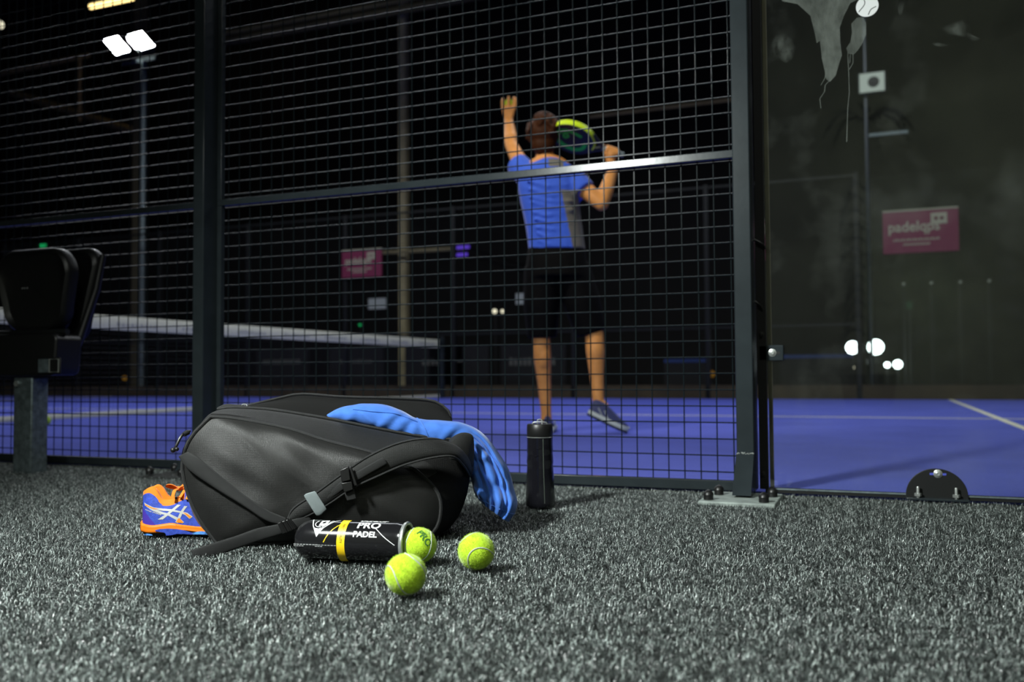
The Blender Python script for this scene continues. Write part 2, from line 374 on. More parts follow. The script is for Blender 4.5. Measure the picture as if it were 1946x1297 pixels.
to = bpy.data.objects.new('artificial_grass', me); COL.objects.link(to)
tag(to, 'charcoal grey artificial turf carpet in front of the court', 'turf', kind='stuff')
ng = bpy.data.node_groups.new('lay turf', 'GeometryNodeTree')
ng.interface.new_socket('Geometry', in_out='INPUT', socket_type='NodeSocketGeometry'); ng.interface.new_socket('Geometry', in_out='OUTPUT', socket_type='NodeSocketGeometry')
gi = ng.nodes.new('NodeGroupInput'); go = ng.nodes.new('NodeGroupOutput')
NXT, NYT = 27, 11; TX0, TY1 = -6.0, -.012
gr = ng.nodes.new('GeometryNodeMeshGrid'); gr.inputs['Size X'].default_value = (NXT-1)*TILE; gr.inputs['Size Y'].default_value = (NYT-1)*TILE
gr.inputs['Vertices X'].default_value = NXT; gr.inputs['Vertices Y'].default_value = NYT
tf = ng.nodes.new('GeometryNodeTransform'); tf.inputs['Translation'].default_value = (TX0+NXT*TILE/2, TY1-NYT*TILE/2, 0)
ip = ng.nodes.new('GeometryNodeInstanceOnPoints')
rv = ng.nodes.new('FunctionNodeRandomValue'); rv.data_type = 'INT'
[s for s in rv.inputs if s.name == 'Min' and s.type == 'INT'][0].default_value = 0; [s for s in rv.inputs if s.name == 'Max' and s.type == 'INT'][0].default_value = 3
mu = ng.nodes.new('ShaderNodeMath'); mu.operation = 'MULTIPLY'; mu.inputs[1].default_value = PI/2
cx = ng.nodes.new('ShaderNodeCombineXYZ')
ng.links.new([s for s in rv.outputs if s.type == 'INT'][0], mu.inputs[0]); ng.links.new(mu.outputs[0], cx.inputs['Z'])
ng.links.new(gr.outputs['Mesh'], tf.inputs['Geometry']); ng.links.new(tf.outputs[0], ip.inputs['Points'])
ng.links.new(gi.outputs[0], ip.inputs['Instance']); ng.links.new(cx.outputs[0], ip.inputs['Rotation'])
# the swatches under the post's steel base plate are left out, it sits in a cut-out
ng.links.new(ip.outputs[0], go.inputs[0])
md = to.modifiers.new('lay', 'NODES'); md.node_group = ng

# ------------------------------------------------------------------ fence: posts, mesh panels
def mesh_wires(nx, nz, x0, z0, r_=.002, n=6, sp=.05, ztop=None):
    b = MB(); x1 = x0+sp*(nx-1); z1 = z0+sp*(nz-1)
    for i in range(nx): b.tube([(x0+i*sp, .004, z0-.03), (x0+i*sp, .004, z1+.03)], r_, n)
    for k in range(nz): b.tube([(x0-.02, .0, z0+k*sp), (x1+.02, .0, z0+k*sp)], r_, n)
    return b
def fence_panel(xl, xr, label, y=0.0, rot=0):      # rails and wires between two posts, xl..xr are the posts' inner faces
    t = thing('mesh_fence', label, 'mesh fence', (xl, y, 0), 0, 'mesh fence panels')
    W = xr-xl; r_ = .0125
    off = (-1.85-(-1.877)) if rot == 0 else .03
    b = mesh_wires(39, 60, off, .057); b.build('wire_mesh', 'wire', t)
    for nm, z0, z1 in (('bottom_rail', .004, .034), ('middle_rail', 1.0105, 1.0348), ('top_rail', 2.985, 3.01)):
        bb = MB(); bb.box((0, -.03, z0), (W, -.0045, z1)); bb.build(nm, 'steel', t, bevel=.002)
    bb = MB(); bb.box((-.002, -.028, .035), (.018, -.006, 2.985)); bb.build('edge_strip', 'steel', t, bevel=.002)
    return t
fence_panel(-1.877, .0695, 'wide dark mesh fence panel between the two near posts')
fence_panel(-3.877, -1.937, 'dark mesh fence panel left of the left post, behind the seat')
def fence_post(x, label, plate='plate'):
    t = thing('fence_post', label, 'post', (x, -.05, 0), 0, 'fence posts')
    b = MB(); b.box((-.025, -.05, .012), (.025, .048, 3.05)); b.build('tube', 'steel', t, bevel=.003)
    b = MB()     # sloping foot: box whose front face leans out to the ground, welded at .125 m
    x0, x1 = -.026, .024; dy = -.135
    vs = [(x0, -.05, .125), (x1, -.05, .125), (x1+.001, dy, .012), (x0-.001, dy, .012), (x0, -.049, .012), (x1, -.049, .012)]
    b.add(vs, [(0, 1, 2, 3), (3, 2, 5, 4), (0, 3, 4), (1, 5, 2), (0, 4, 5, 1)]); b.build('foot_brace', 'steel', t, smooth=False)
    b = MB()
    for k in range(16): b.ball((x0+.003+k*.003, -.0505+random.uniform(-.001, .001), .124+random.uniform(-.003, .003)), random.uniform(.0015, .003), 4)
    note(b.build('weld_bead', 'chrome', t), 'bright weld bead across the post')
    b = MB(); b.box((-.105, -.235, -.008), (.10, -.01, .006 if plate == 'plate' else .001)); note(b.build('base_plate', plate, t, bevel=.003), 'pale galvanised base plate' if plate == 'plate' else 'dark base plate sunk in the turf')
    for (cx_, cy_) in ((-.082, -.20), (-.072, -.085), (.068, -.205), (.078, -.085)):
        b = MB(); b.lathe([(.0135, .011), (.0135, .024), (.0145, .025), (.013, .031), (.008, .036), (.003, .039), (0, .0395)], 20, M=Matrix.Translation((cx_, cy_, -.005)))
        b.build('bolt_cap', 'blackplastic', t)
    return t
postR = fence_post(.0975, 'dark steel post at right, foot bolted to a pale plate beside the glass')
postL = fence_post(-1.906, 'dark steel post at left, standing behind the black bag', 'turfbase')

# ------------------------------------------------------------------ glass wall at right
GX0 = .152
g = thing('glass_screen', 'large clear glass court panel at right with a dried water stain', 'glass', (GX0, .0, 0))
b = MB(); b.box((0, -.005, .016), (1.985, .005, 2.98)); b.build('pane', 'glass', g, smooth=False)
b = MB(); b.box((-.026, -.012, .012), (-.001, .012, 2.98)); note(b.build('edge_seal', 'rubber', g, smooth=False), 'black rubber seal along the pane edge')
b = MB(); b.box((.002, .0055, .016), (.014, .012, 2.98)); note(b.build('glass_edge', 'columndim', g, smooth=False), 'olive strip along the pane edge')  # polished glass edge, its brownish reflection put in as strip colour
b = MB(); b.box((-.01, -.009, .002), (1.985, .009, .0155)); note(b.build('bottom_channel', 'blackmetal', g, smooth=False), 'dark channel under the pane')
b = MB(); b.box((-.01, -.0115, .0115), (1.985, -.0095, .0160)); note(b.build('channel_lip', 'galv', g, smooth=False), 'thin pale lip of the channel')
def gpt(px, py, y=-.0058): p = on_y(px, py, y); return (p[0]-GX0, p[1], p[2])
def film(name, polys, mt, label, soft=.06):      # thin film, thickest in the middle, thinning out to its edge
    b = MB(); al = []
    for P in polys:
        n = len(P); cx_, cy_ = sum(p[0] for p in P)/n, sum(p[1] for p in P)/n; o = len(b.v)
        thin = soft < .1
        for s_, a_, dy in ((1.0, 1.0 if thin else .15 if soft < .1 else 0, 0), (1-soft, 1, -.0002), (.5, 1, -.0003)):
            if thin and s_ < 1: continue
            b.v += [gpt(cx_+(x-cx_)*s_, cy_+(y-cy_)*s_, -.0058+dy) for x, y in P]; al += [a_]*n
        k = (len(b.v)-o)//n
        for r_ in range(k-1):
            for i in range(n): b.f.append((o+r_*n+i, o+r_*n+(i+1) % n, o+(r_+1)*n+(i+1) % n, o+(r_+1)*n+i)); b.mi.append(0)
        b.f.append(tuple(range(o+(k-1)*n, o+k*n))); b.mi.append(0)
    ob = b.build(name, mt, g, smooth=False); at = ob.data.attributes.new('film', 'FLOAT', 'POINT'); at.data.foreach_set('value', al)
    return note(ob, label)
def drip(P, w0):
    L = [(x-w0, y) for x, y in P]; Rr = [(x+w0, y) for x, y in P]; return L+Rr[::-1]
film('water_stain', [
    [(1476, -40), (1486, 2), (1516, 8), (1540, 30), (1548, 62), (1552, 82), (1558, 78), (1562, 112), (1566, 130), (1570, 150), (1577, 156), (1588, 144), (1595, 120), (1600, 105), (1597, 80), (1596, 52), (1604, 30), (1616, 6), (1640, -6), (1640, -40)],
    [(1618, 45), (1628, 34), (1640, 32), (1646, 44), (1646, 66), (1638, 84), (1630, 96), (1622, 104), (1612, 102), (1608, 92), (1616, 80), (1619, 62)],
    drip([(1577, 152), (1568, 162), (1567, 174), (1558, 188), (1560, 206)], .9), drip([(1570, 130), (1568, 148), (1560, 162)], .8),
    drip([(1611, 100), (1613, 140), (1614, 176), (1611, 206), (1609, 270)], .8), drip([(1621, 102), (1621, 120), (1614, 132)], .9), drip([(1616, 100), (1615, 120)], .7)],
    'stain', 'dried whitish water stain with drips')
for P_ in ([
    [(1462, 84), (1474, 66), (1492, 62), (1506, 74), (1514, 92), (1508, 112), (1494, 121), (1474, 112), (1464, 100)],
    [(1788, 52), (1806, 44), (1828, 36), (1842, 40), (1846, 62), (1852, 70), (1866, 74), (1850, 80), (1832, 72), (1816, 68), (1798, 66)],
    [(1770, 82), (1785, 80), (1806, 86), (1790, 90), (1776, 88)], [(1700, 0), (1720, 4), (1716, 28), (1708, 30)]]): film('smear', [P_], 'smear', 'faint cloudy smear', .5)
b = MB(); c = Vector(gpt(1648, 12, -.0062)); rr_ = 17.5/1719.29*3.02
Mx = Matrix.Translation(c) @ Matrix.Rotation(R(90), 4, 'X')
b.lathe([(rr_, -.0002), (rr_, .0004), (0, .0004)], 40, M=Mx); dec = note(b.build('ball_decal', 'white', g, smooth=False), 'round white ball sticker')
b = MB()
for P in ([(1637, -8), (1643, 2), (1642, 10), (1634, 20), (1632, 23)], [(1665, 12), (1655, 18), (1650, 28)]):
    P = [gpt(x, y, -.0070) for x, y in P]; P = catmull(P, 5); b.tube(P, .0011, 6)
b.build('seam_line', 'blackplastic', dec)
# brackets holding the glass
def hexbolt(b, M, r_, h, mt):
    n = 6; vs = [(r_*math.cos(k*PI/3), r_*math.sin(k*PI/3), z) for z in (0, h) for k in range(n)]
    b.add([tuple(M @ Vector(v)) for v in vs], [tuple(reversed(range(6))), tuple(range(6, 12))]+[(k, (k+1) % 6, (k+1) % 6+6, k+6) for k in range(6)], mt)
FR = Matrix.Rotation(R(90), 4, 'X')     # local z -> -y (towards the camera side)
t = thing('glass_bracket', 'half round black glass bracket bolted at the foot of the pane', 'bracket', (.604, -.008, 0), 0)
b = MB(); rad = .079; poly = [(rad*math.cos(a), .012+rad*.96*math.sin(a)) for a in np.linspace(0, PI, 40)]
poly = [(rad, .0)]+poly+[(-rad, 0)]; b.prism(poly, -.008, -.001); b.build('plate', 'blackmetal', t, smooth=False, bevel=.001)
b = MB(); b.lathe([(.0115, 0), (.0115, .002), (.0085, .003), (.0075, .006), (.004, .007), (.0025, .0045), (0, .0045)], 24, M=Matrix.Translation((.004, -.008, .074)) @ FR)
note(b.build('glass_bolt', 'chrome', t), 'bright round bolt head')
for s in (-1, 1): b = MB(); b.box((.004+s*.016-.005, -.0086, .070), (.004+s*.016+.005, -.0078, .076)); note(b.build('slot', 'court', t, smooth=False), 'slot showing blue court')
for s in (-1, 1):
    b = MB(); b.lathe([(.0042, .006), (.0042, .036), (.0036, .038), (0, .038)], 14, M=Matrix.Translation((s*.048, -.021, 0)))
    st = note(b.build('stud', 'chrome', t), 'bright threaded stud')
    b = MB(); hexbolt(b, Matrix.Translation((s*.048, -.021, .012)), .0095, .008, None); b.build('nut', 'chrome', st, smooth=False)
b = MB(); b.box((-.079, -.036, .002), (.079, -.0085, .008)); note(b.build('foot_flange', 'steel', t, bevel=.001), 'flat foot flange')
t = thing('glass_clamp', 'small black clamp plate with a bright bolt beside the right post', 'clamp', (.0, -.008, 0))
c = on_y(1468, 671, -.008)
b = MB(); b.box((c[0]-.040, -.004, c[2]-.024), (c[0]+.032, .0025, c[2]+.023)); b.build('plate', 'steel', t, bevel=.003)
b = MB(); b.box((c[0]+.008, -.0045, c[2]-.004), (c[0]+.022, -.0038, c[2]+.004)); b.build('slot', 'rubber', t, smooth=False)
b = MB(); b.lathe([(.0115, 0), (.0115, .0018), (.008, .0028), (.007, .006), (.004, .007), (.0025, .005), (0, .005)], 24, M=Matrix.Translation((c[0], -.004, c[2])) @ FR)
note(b.build('bolt', 'chrome', t), 'bright bolt head')
for (px_, py_, lab, sc) in ((1446, 463, 'black cable tie end sticking out by the post above the clamp', 1), (1447, 636, 'dark bolt end just above the clamp', .8), (1440, 577, 'small pale bolt head on the glass edge between tie and clamp', .6), (1450, 900, 'low olive bolt end on the glass edge near the ground', .8)):
    p = on_y(px_, py_, -.012); pale = 'pale' in lab
    if 'tie' in lab:
        b = MB(); b.tube([(p[0]-.02, -.02, p[2]+.012), (p[0]-.004, -.024, p[2]+.004), (p[0]+.008, -.022, p[2]-.006), (p[0]+.014, -.018, p[2]-.018)], [.004, .004, .0035, .003], 8)
        tag(b.build('cable_tie', 'blackplastic'), lab, 'cable tie')
    else:
        b = MB(); M_ = Matrix.Translation((p[0], -.006, p[2])) @ FR; b.lathe([(.011*sc, 0), (.011*sc, .006), (.006*sc, .0065), (.006*sc, .016), (0, .0165)], 16, M=M_)
        hexbolt(b, M_, .0135*sc, .005, None); tag(b.build('bolt', 'galv' if pale else 'blackplastic'), lab, 'bolt')
# ------------------------------------------------------------------ beyond the fence: net, far side, lights, signs
t = thing('net', 'court net with a white top band crossing behind the left post', 'net', (NETX, 0, 0))
ys = np.linspace(.45, 9.75, 40)
def sag(y): return .90-.03*(1-((y-5.1)/4.7)**2)*.3
b = MB(); b.grid([[(0, y, .78) for y in ys], [(.006, y, .80) for y in ys], [(.006, y, .89) for y in ys], [(0, y, .905) for y in ys], [(-.006, y, .89) for y in ys], [(-.006, y, .80) for y in ys], [(0, y, .78) for y in ys]]); nb = b.build('top_band', 'netband', t)
b = MB()
yy = .9
while yy < 9.4:      # rows of small unreadable printed letters along the band
    for k in range(9):
        h_ = random.uniform(.024, .042); b.box((.0064, yy+k*.055, .815), (.0074, yy+k*.055+.03, .815+h_))
    yy += .82
note(b.build('band_lettering', 'greyprint', nb, smooth=False), 'blurred grey lettering')
b = MB(); b.grid([[(0, y, .012) for y in ys], [(.005, y, .02) for y in ys], [(.005, y, .05) for y in ys], [(0, y, .058) for y in ys], [(-.005, y, .05) for y in ys], [(-.005, y, .02) for y in ys], [(0, y, .012) for y in ys]]); b.build('bottom_band', 'netband', t)
b = MB()
for k in range(int(9.3/.045)): b.tube([(0, .45+k*.045, .05), (0, .45+k*.045, .79)], .0011, 4, cap=False)
for k in range(1, 17): b.tube([(0, .45, .05+k*.0435), (0, 9.75, .05+k*.0435)], .0011, 4, cap=False)
note(b.build('netting', 'net', t), 'fine black netting')
for y in (.32, 9.86):
    b = MB(); b.box((-.03, y-.03, 0), (.03, y+.03, .95)); b.box((-.012, min(y, y+.13*(1 if y < 5 else -1)), .80), (.012, max(y, y+.13*(1 if y < 5 else -1)), .89)); b.build('net_post', 'steel', t, bevel=.004)

# far side wall of the court: posts, kick boards, adverts, mesh panels
FY = 10.12
xs = [.215-2*k for k in range(0, 9)]
for k, x in enumerate(xs):
    b = MB(); b.box((x-.03, FY, 0), (x+.03, FY+.08, 3.05)); tag(b.build('far_fence_post', 'blackmetal', bevel=.003), 'dark post of the fence on the far side of the court', 'post', 'far fence posts')
wm = None
for k in range(8):
    x0 = xs[k+1]+.03; t = thing('far_mesh_fence', 'dark mesh panel of the fence on the far side of the court', 'mesh fence', (x0, FY+.03, 0), 0, 'far fence panels')
    if wm is None: o = mesh_wires(39, 60, .02, .04, .0016, 4).build('wire_mesh', 'blackmetal', t); wm = o
    else: o = wm.copy(); COL.objects.link(o); o.parent = t
    for z_ in (.99, 3.0): b = MB(); b.box((0, -.01, z_), (1.94, .012, z_+.03)); b.build('rail', 'blackmetal', t, smooth=False)
for k in range(-2, 8):
    x0 = xs[0]-2*(k+1)+.035
    b = MB(); b.box((x0, FY-.035, .0), (x0+1.93, FY-.012, .19)); tag(b.build('kick_board', 'kick', smooth=False), 'brown kick board low along the far edge of the blue court', 'board', 'far kick boards')
t = thing('far_glass_screen', 'clear glass screen on the far side of the court, behind the larger magenta sign', 'glass', (.28, FY+.03, 0))
for k in range(2): b = MB(); b.box((k*1.96, -.005, .02), (k*1.96+1.95, .005, 2.98)); b.build('pane', 'glass', t, smooth=False)
b = MB(); b.box((0, -.012, .0), (3.91, .012, .02)); b.build('bottom_channel', 'blackmetal', t, smooth=False)
# dark advert boards hung behind, with small unreadable pale lettering
for (xa, ya, xb, yb) in ((500, 683, 572, 697), (645, 684, 708, 696), (802, 684, 846, 700), (968, 680, 1058, 700), (862, 684, 880, 694)):
    p, q = on_y(xa, ya, 10.9), on_y(xb, yb, 10.9); cx_ = (p[0]+q[0])/2; z1, z0 = p[2], q[2]
    t = thing('advert_board', 'low black advert board with a blurred pale word, beyond the far fence', 'board', (cx_, 10.9, 0), 0, 'far advert boards')
    b = MB(); w_ = max(.55, (q[0]-p[0])/2+.15); b.box((-w_, .004, .02), (w_, .04, .85)); b.build('panel', 'boarddark', t, smooth=False)
    b = MB(); n = max(3, int((q[0]-p[0])/.075)); st = (q[0]-p[0])/n
    for i in range(n):
        x_ = p[0]-cx_+i*st; b.box((x_, .0, z0+.05), (x_+st*.62, .0035, z1-random.uniform(0, .02)))
    note(b.build('lettering', 'dimprint', t, smooth=False), 'blurred pale lettering')
# blue stripe boards
for (xa, xb, y) in ((1262, 1345, 687), (1482, 1622, 679)):
    p, q = on_y(xa, y, 11.4), on_y(xb, y, 11.4); b = MB(); b.box((p[0], 11.4, .02), (q[0], 11.43, p[2]+.03), 'boarddark'); b.box((p[0], 11.395, p[2]-.02), (q[0], 11.40, p[2]+.03), 'bluestripe')
    tag(b.build('barrier_board', None, smooth=False), 'black barrier board with dim blue stripe far behind, %s right post' % ('left of' if xa < 1400 else 'right of'), 'board')
# signs: magenta with a cream square and word
def sign(px0, py0, px1, py1, y, label, flip=False):
    p, q = on_y(px0, py0, y), on_y(px1, py1, y); cx_, cz_ = (p[0]+q[0])/2, (p[2]+q[2])/2; W, H = abs(q[0]-p[0]), abs(p[2]-q[2])
    t = thing('court_sign', label, 'sign', (cx_, y, cz_))
    b = MB(); b.box((-W/2, 0, -H/2), (W/2, .02, H/2)); b.build('board', 'pink', t, smooth=False)
    b = MB(); b.box((-W/2, -.006, H/2), (W/2, .026, H/2+.022)); note(b.build('top_edge', 'signcream', t, smooth=False), 'pale top edge')
    b = MB(); wrap_text(b, 'padelqps', H*.34, lambda x, z: (x-W*.085, -.003, z+H*.12), 'signcream', .95, 1, .004)
    b.build('lettering', 'signcream', t, smooth=False)
    b = MB(); s = H*.26; b.box((W*.14, -.004, H*.16), (W*.14+s*1.35, -.0005, H*.16+s))
    i_ = b.build('square_emblem', 'signcream', t, smooth=False)
    b = MB()
    for dx in (.32, .68): b.lathe([(s*.16, 0), (s*.16, .002), (s*.09, .002), (s*.09, 0)], 16, M=Matrix.Translation((W*.14+s*1.35*dx, -.0045, H*.16+s*.5)) @ FR)
    b.build('rings', 'pink', i_)
    b = MB()
    for k, (wd_, zz) in enumerate(((.62, -.19), (.36, -.30))):
        n = 16
        for i in range(n): b.box((W*wd_*(-.5+i/n)-W*.05, -.003, H*zz-.012), (W*wd_*(-.5+(i+.65)/n)-W*.05, -.0005, H*zz+.012+.006*(i % 2)))
    note(b.build('small_print', 'signcream', t, smooth=False), 'two rows of tiny unreadable print')
    for sx_ in (-.4, .4): b = MB(); b.tube([(W*sx_, .018, H/2-.03), (W*sx_, .04, H/2-.03), (W*sx_, .052, H/2-.028)], .004, 6); b.build('hook', 'blackmetal', t)
    return t
sign(650, 479, 725, 525, 10.085, 'small magenta sign seen through the mesh, left of the olive column')
sign(1677, 405, 1823, 476, 10.088, 'larger magenta sign seen through the glass at right')
for (a_, b_, c_, d_, lab) in ((700, 568, 733, 587, 'small pale notice below the magenta sign, seen through the mesh'), (980, 558, 1003, 578, 'small pale notice just left of the player, seen through the mesh')):
    p, q = on_y(a_, b_, 10.13), on_y(c_, d_, 10.13); b = MB(); b.box((p[0], 10.13, q[2]), (q[0], 10.1455, p[2])); tag(b.build('notice', 'card', smooth=False), lab, 'notice')

# steel columns and light masts of the hall
def column(px_, y, r_, h, lab, mt='column', square=True):
    p = on_y(px_, 640, y); b = MB()
    if square: b.box((p[0]-r_, y-r_, 0), (p[0]+r_, y+r_, h)); b.box((p[0]-r_*1.8, y-r_*1.8, 0), (p[0]+r_*1.8, y+r_*1.8, .03))
    else: b.tube([(p[0], y, 0), (p[0], y, h)], r_, 18)
    return tag(b.build('steel_column', mt, bevel=.01), lab, 'column'), p
column(768, 13.6, .085, 10.99, 'olive steel column standing behind the middle of the mesh fence')
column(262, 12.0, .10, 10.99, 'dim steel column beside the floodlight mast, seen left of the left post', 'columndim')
p = on_y(270, 560, 10.5); hx = p[0]; pt = on_y(270, 118, 10.5)
t = thing('floodlight_mast', 'light mast with two bright white floodlights at upper left', 'floodlight', (hx, 10.5, 0))
b = MB(); b.tube([(0, 0, 0), (0, 0, pt[2])], .055, 18); b.lathe([(.16, 0), (.16, .02), (.06, .03), (.06, .05)], 18); b.build('mast', 'galv', t)
b = MB(); b.box((-.55, -.03, pt[2]), (.30, .03, pt[2]+.06)); b.build('crossbar', 'galv', t, bevel=.004)
for (px_, py_) in ((223, 90), (269, 81)):
    c = Vector(on_y(px_, py_, 10.40))-Vector((hx, 10.5, 0)); rv_ = Vector((math.cos(YAW), -math.sin(YAW), 0)); fv_ = Vector((math.sin(YAW), math.cos(YAW), 0))
    e1 = (rv_*.206+fv_*.12+Vector((0, 0, .12))); e2 = (rv_*.326-fv_*.205+Vector((0, 0, -.355))); e2 = e2-e1*(e2.dot(e1)/e1.length_squared); nn = e1.cross(e2).normalized()
    if nn.dot(fv_) > 0: nn = -nn
    w_, h2 = e1.length/2, e2.length/2; Mx = Matrix((e1.normalized(), -nn, -e2.normalized())).transposed().to_4x4(); Mx.translation = c
    b = MB(); b.box((-w_-.02, -.04, -h2-.02), (w_+.02, .07, h2+.02), M=Mx)
    for k in range(5): b.box((-w_+k*w_*.45, .07, -h2), (-w_+k*w_*.45+.012, .11, h2), M=Mx)
    h_ = b.build('lamp_head', 'steel', t, bevel=.01)
    b = MB(); b.box((-w_, -.048, -h2), (w_, -.041, h2), M=Mx); note(b.build('lens', 'e_flood', h_, smooth=False), 'glowing white lens')
# far right mast seen through the glass: unlit panel on a pole, its pale face brightened by added glow
p = on_y(1656, 640, 10.6); pz = on_y(1660, 157, 10.5)
t = thing('unlit_light_mast', 'slim mast with a pale square lamp panel, seen through the glass', 'light mast', (p[0], 10.6, 0))
b = MB(); b.tube([(0, 0, 0), (-.01, 0, 6.2)], .024, 16); b.build('mast', 'mast', t)
b = MB(); b.box((pz[0]-p[0]-.20, -.12, pz[2]-.15), (pz[0]-p[0]+.16, -.06, pz[2]+.15)); h_ = b.build('lamp_panel', 'steel', t, bevel=.01)
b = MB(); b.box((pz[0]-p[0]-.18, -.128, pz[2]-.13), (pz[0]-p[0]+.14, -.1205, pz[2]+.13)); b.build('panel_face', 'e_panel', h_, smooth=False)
b = MB(); b.lathe([(.075, 0), (.075, .01), (.0, .012)], 20, M=Matrix.Translation((pz[0]-p[0]+.0, -.1285, pz[2])) @ FR); b.build('dark_disc', 'blackplastic', h_)  # dark round disc on the panel face
b = MB(); bz = on_y(1700, 253, 10.6)[2]; b.box((.02, -.02, bz-.02), (.52, .02, bz+.02)); b.build('bracket_arm', 'galv', t, smooth=False)
# strip light at the upper left, roof beams and pipes
p, q = on_y(172, 13, 13.0), on_y(300, -14, 13.0)
t = thing('strip_light', 'long warm strip light hanging at the top left corner', 'light', tuple((p+q)/2)); l = (p+q)/2
b = MB(); b.tube([p-l, q-l], .055, 12); b.build('tube', 'e_tube', t)
b = MB(); d = (q-p)/np.linalg.norm(q-p); b.box((p[0]-l[0], -.06, .06), (q[0]-l[0], .06, .14)); b.build('housing', 'steel', t, smooth=False)
b = MB(); b.tube([(0, 0, .14), (0, 0, 10.99-l[2])], .008, 6); b.build('hanger', 'steel', t)
c = on_y(-1, 47, 13.0); b = MB(); b.ball(c, .10, 10); o = tag(b.build('pendant_lamp', 'e_dim'), 'small glowing lamp at the left edge near the top', 'lamp')
b = MB(); b.tube([(c[0], c[1], c[2]+.09), (c[0], c[1], 10.99)], .008, 6); b.build('cord', 'steel', o)
def beam(px0, py0, px1, py1, y0, y1, r_, lab, name='roof_beam', mt='beam', n=4):
    p, q = on_y(px0, py0, y0), on_y(px1, py1, y1); b = MB(); b.tube([p, q], r_, n); return tag(b.build(name, mt, smooth=n > 4), lab, 'beam' if n == 4 else 'pipe')
beam(-60, 152, 168, 105, 14.5, 14.5, .07, 'brown horizontal roof beam at upper left, below the warm strip light')
beam(152, 108, 152, 232, 14.4, 14.4, .05, 'brown vertical strut hanging from the upper left beam')
beam(-60, 150, 250, 247, 15.2, 15.2, .10, 'slanting brown beam running down towards the floodlight mast')
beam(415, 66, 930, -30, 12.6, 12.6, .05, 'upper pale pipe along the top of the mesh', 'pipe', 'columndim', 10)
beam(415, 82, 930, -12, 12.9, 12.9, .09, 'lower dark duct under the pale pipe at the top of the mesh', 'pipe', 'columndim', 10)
beam(1120, 222, 1400, 188, 14.5, 14.5, .035, 'faint brown beam between the racket and the right post')
beam(700, 482, 880, 472, 13.3, 13.3, .035, 'thin pale rail crossing the olive column beside the violet lamps', 'rail', 'column')
# small far lamps
def lamp(px_, py_, y, r_, mt, lab, sq=None):
    c = on_y(px_, py_, y); t = thing('far_lamp', lab, 'lamp', tuple(c))
    b = MB()
    if sq: b.box((-sq[0], 0, -sq[1]), (sq[0], .03, sq[1]))
    else: b.ball((0, 0, 0), r_, 10)
    b.build('lens', mt, t)
    b = MB(); b.box((-.02, .03, -max(0, c[2])), (.02, .06, .02)) if c[2] < 2.2 else b.box((-.02, .03, 0), (.02, 16.99-c[1], .03)); b.build('stand', 'boarddark', t, smooth=False)
lamp(1620, 661, 13.2, .105, 'e_bulb', 'left of the two larger round white lamps glowing through the glass')
lamp(1664, 660, 13.2, .125, 'e_bulb', 'right of the two larger round white lamps glowing through the glass')
lamp(1686, 694, 13.2, .045, 'e_bulb', 'left of the two small white lamps below the larger pair')
lamp(1706, 693, 13.2, .07, 'e_bulb', 'right of the two small white lamps below the larger pair')
lamp(1620, 699, 12.9, .03, 'e_dim', 'tiny dim lamp below the leftmost large lamp')
lamp(940, 592, 14, .045, 'e_dim', 'small cream lamp left of the player, brighter of the pair')
lamp(955, 592, 14, .035, 'e_dim', 'small cream lamp beside the player, dimmer of the pair')
lamp(878, 470, 13.2, 0, 'e_purple', 'upper violet strip lamp left of the player', (.15, .03))
lamp(876, 484, 13.2, 0, 'e_purple', 'lower violet strip lamp left of the player', (.13, .03))
lamp(1347, 668, 13.4, 0, 'e_panel', 'tiny white upright lamp left of the right post', (.03, .085))
lamp(80, 467, 13.0, 0, 'e_green', 'green exit light just above the black seat', (.10, .035))
lamp(684, 618, 14, .03, 'e_green', 'tiny green light above the net near the pale notice')
lamp(823, 652, 14, 0, 'e_green', 'tiny green light under the far end of the net band', (.03, .018))
lamp(237, 719, 12.0, .05, 'e_amber', 'dim amber light low behind the net')
lamp(1352, 711, 12.5, .06, 'e_amber', 'dim amber light low beside the right post')
for i, px_ in enumerate((1717, 1770, 1825, 1880)):
    lamp(px_, 540-i*2, 13.4, .026, 'e_dot', ('first', 'second', 'third', 'fourth')[i]+' dot lamp from the left in the row right of the mast')
lamp(1728, 580, 13.4, 0, 'e_dimgreen', 'faint green tint below the row of dot lamps', (.05, .06))  # faint green tint put in as a dim glowing box
# ball lying by the net, palm behind the far mast
# potted palm: pot, stem, fronds
pp = on_y(1650, 700, 4.7); t = thing('potted_palm', 'dark feathery potted palm mirrored as a silhouette in the glass', 'palm', (pp[0], -4.7, 0))
b = MB(); b.lathe([(.16, 0), (.20, .30), (.21, .34), (.18, .34), (.16, .30), (0, .30)], 24); b.build('pot', 'boarddark', t)
b = MB(); b.tube([(0, 0, .3), (.02, 0, 1.2), (.03, .02, 2.3)], [.016, .013, .010], 10); b.build('stem', 'boarddark', t)
FR_ = [(z, PI+random.uniform(-.4, .4), random.uniform(.16, .26)) for z in np.linspace(.62, 1.75, 12)]+[(2.30, a_, .34) for a_ in (.1, .7, -.5, 1.6, -1.3, 2.6, -2.4)]
for z, a_, L in FR_:
    b = MB(); pts = []
    for i in range(9):
        s = i/8; pts.append(Vector((.02+math.cos(a_)*L*s, math.sin(a_)*L*s, z+.14*math.sin(s*2.2)-.20*s*s)))
    b.tube(pts, .004, 5)
    for i in range(1, 9):
        for sg in (-1, 1):
            d_ = Vector((-math.sin(a_), math.cos(a_), .6)).normalized()*sg; l_ = .14*math.sin(PI*min(1, i/8.5)); p_ = pts[i]; u_ = (pts[i]-pts[i-1]).normalized()
            tip = p_+u_*l_*.9+d_*l_*.5+Vector((0, 0, -.03)); m1 = (p_+tip)/2
            b.add([p_-u_*.008, m1+u_*.012+Vector((0, 0, .006)), tip, m1-u_*.012+Vector((0, 0, .003))], [(0, 1, 2, 3)])
    b.build('frond', 'leafdark', t)

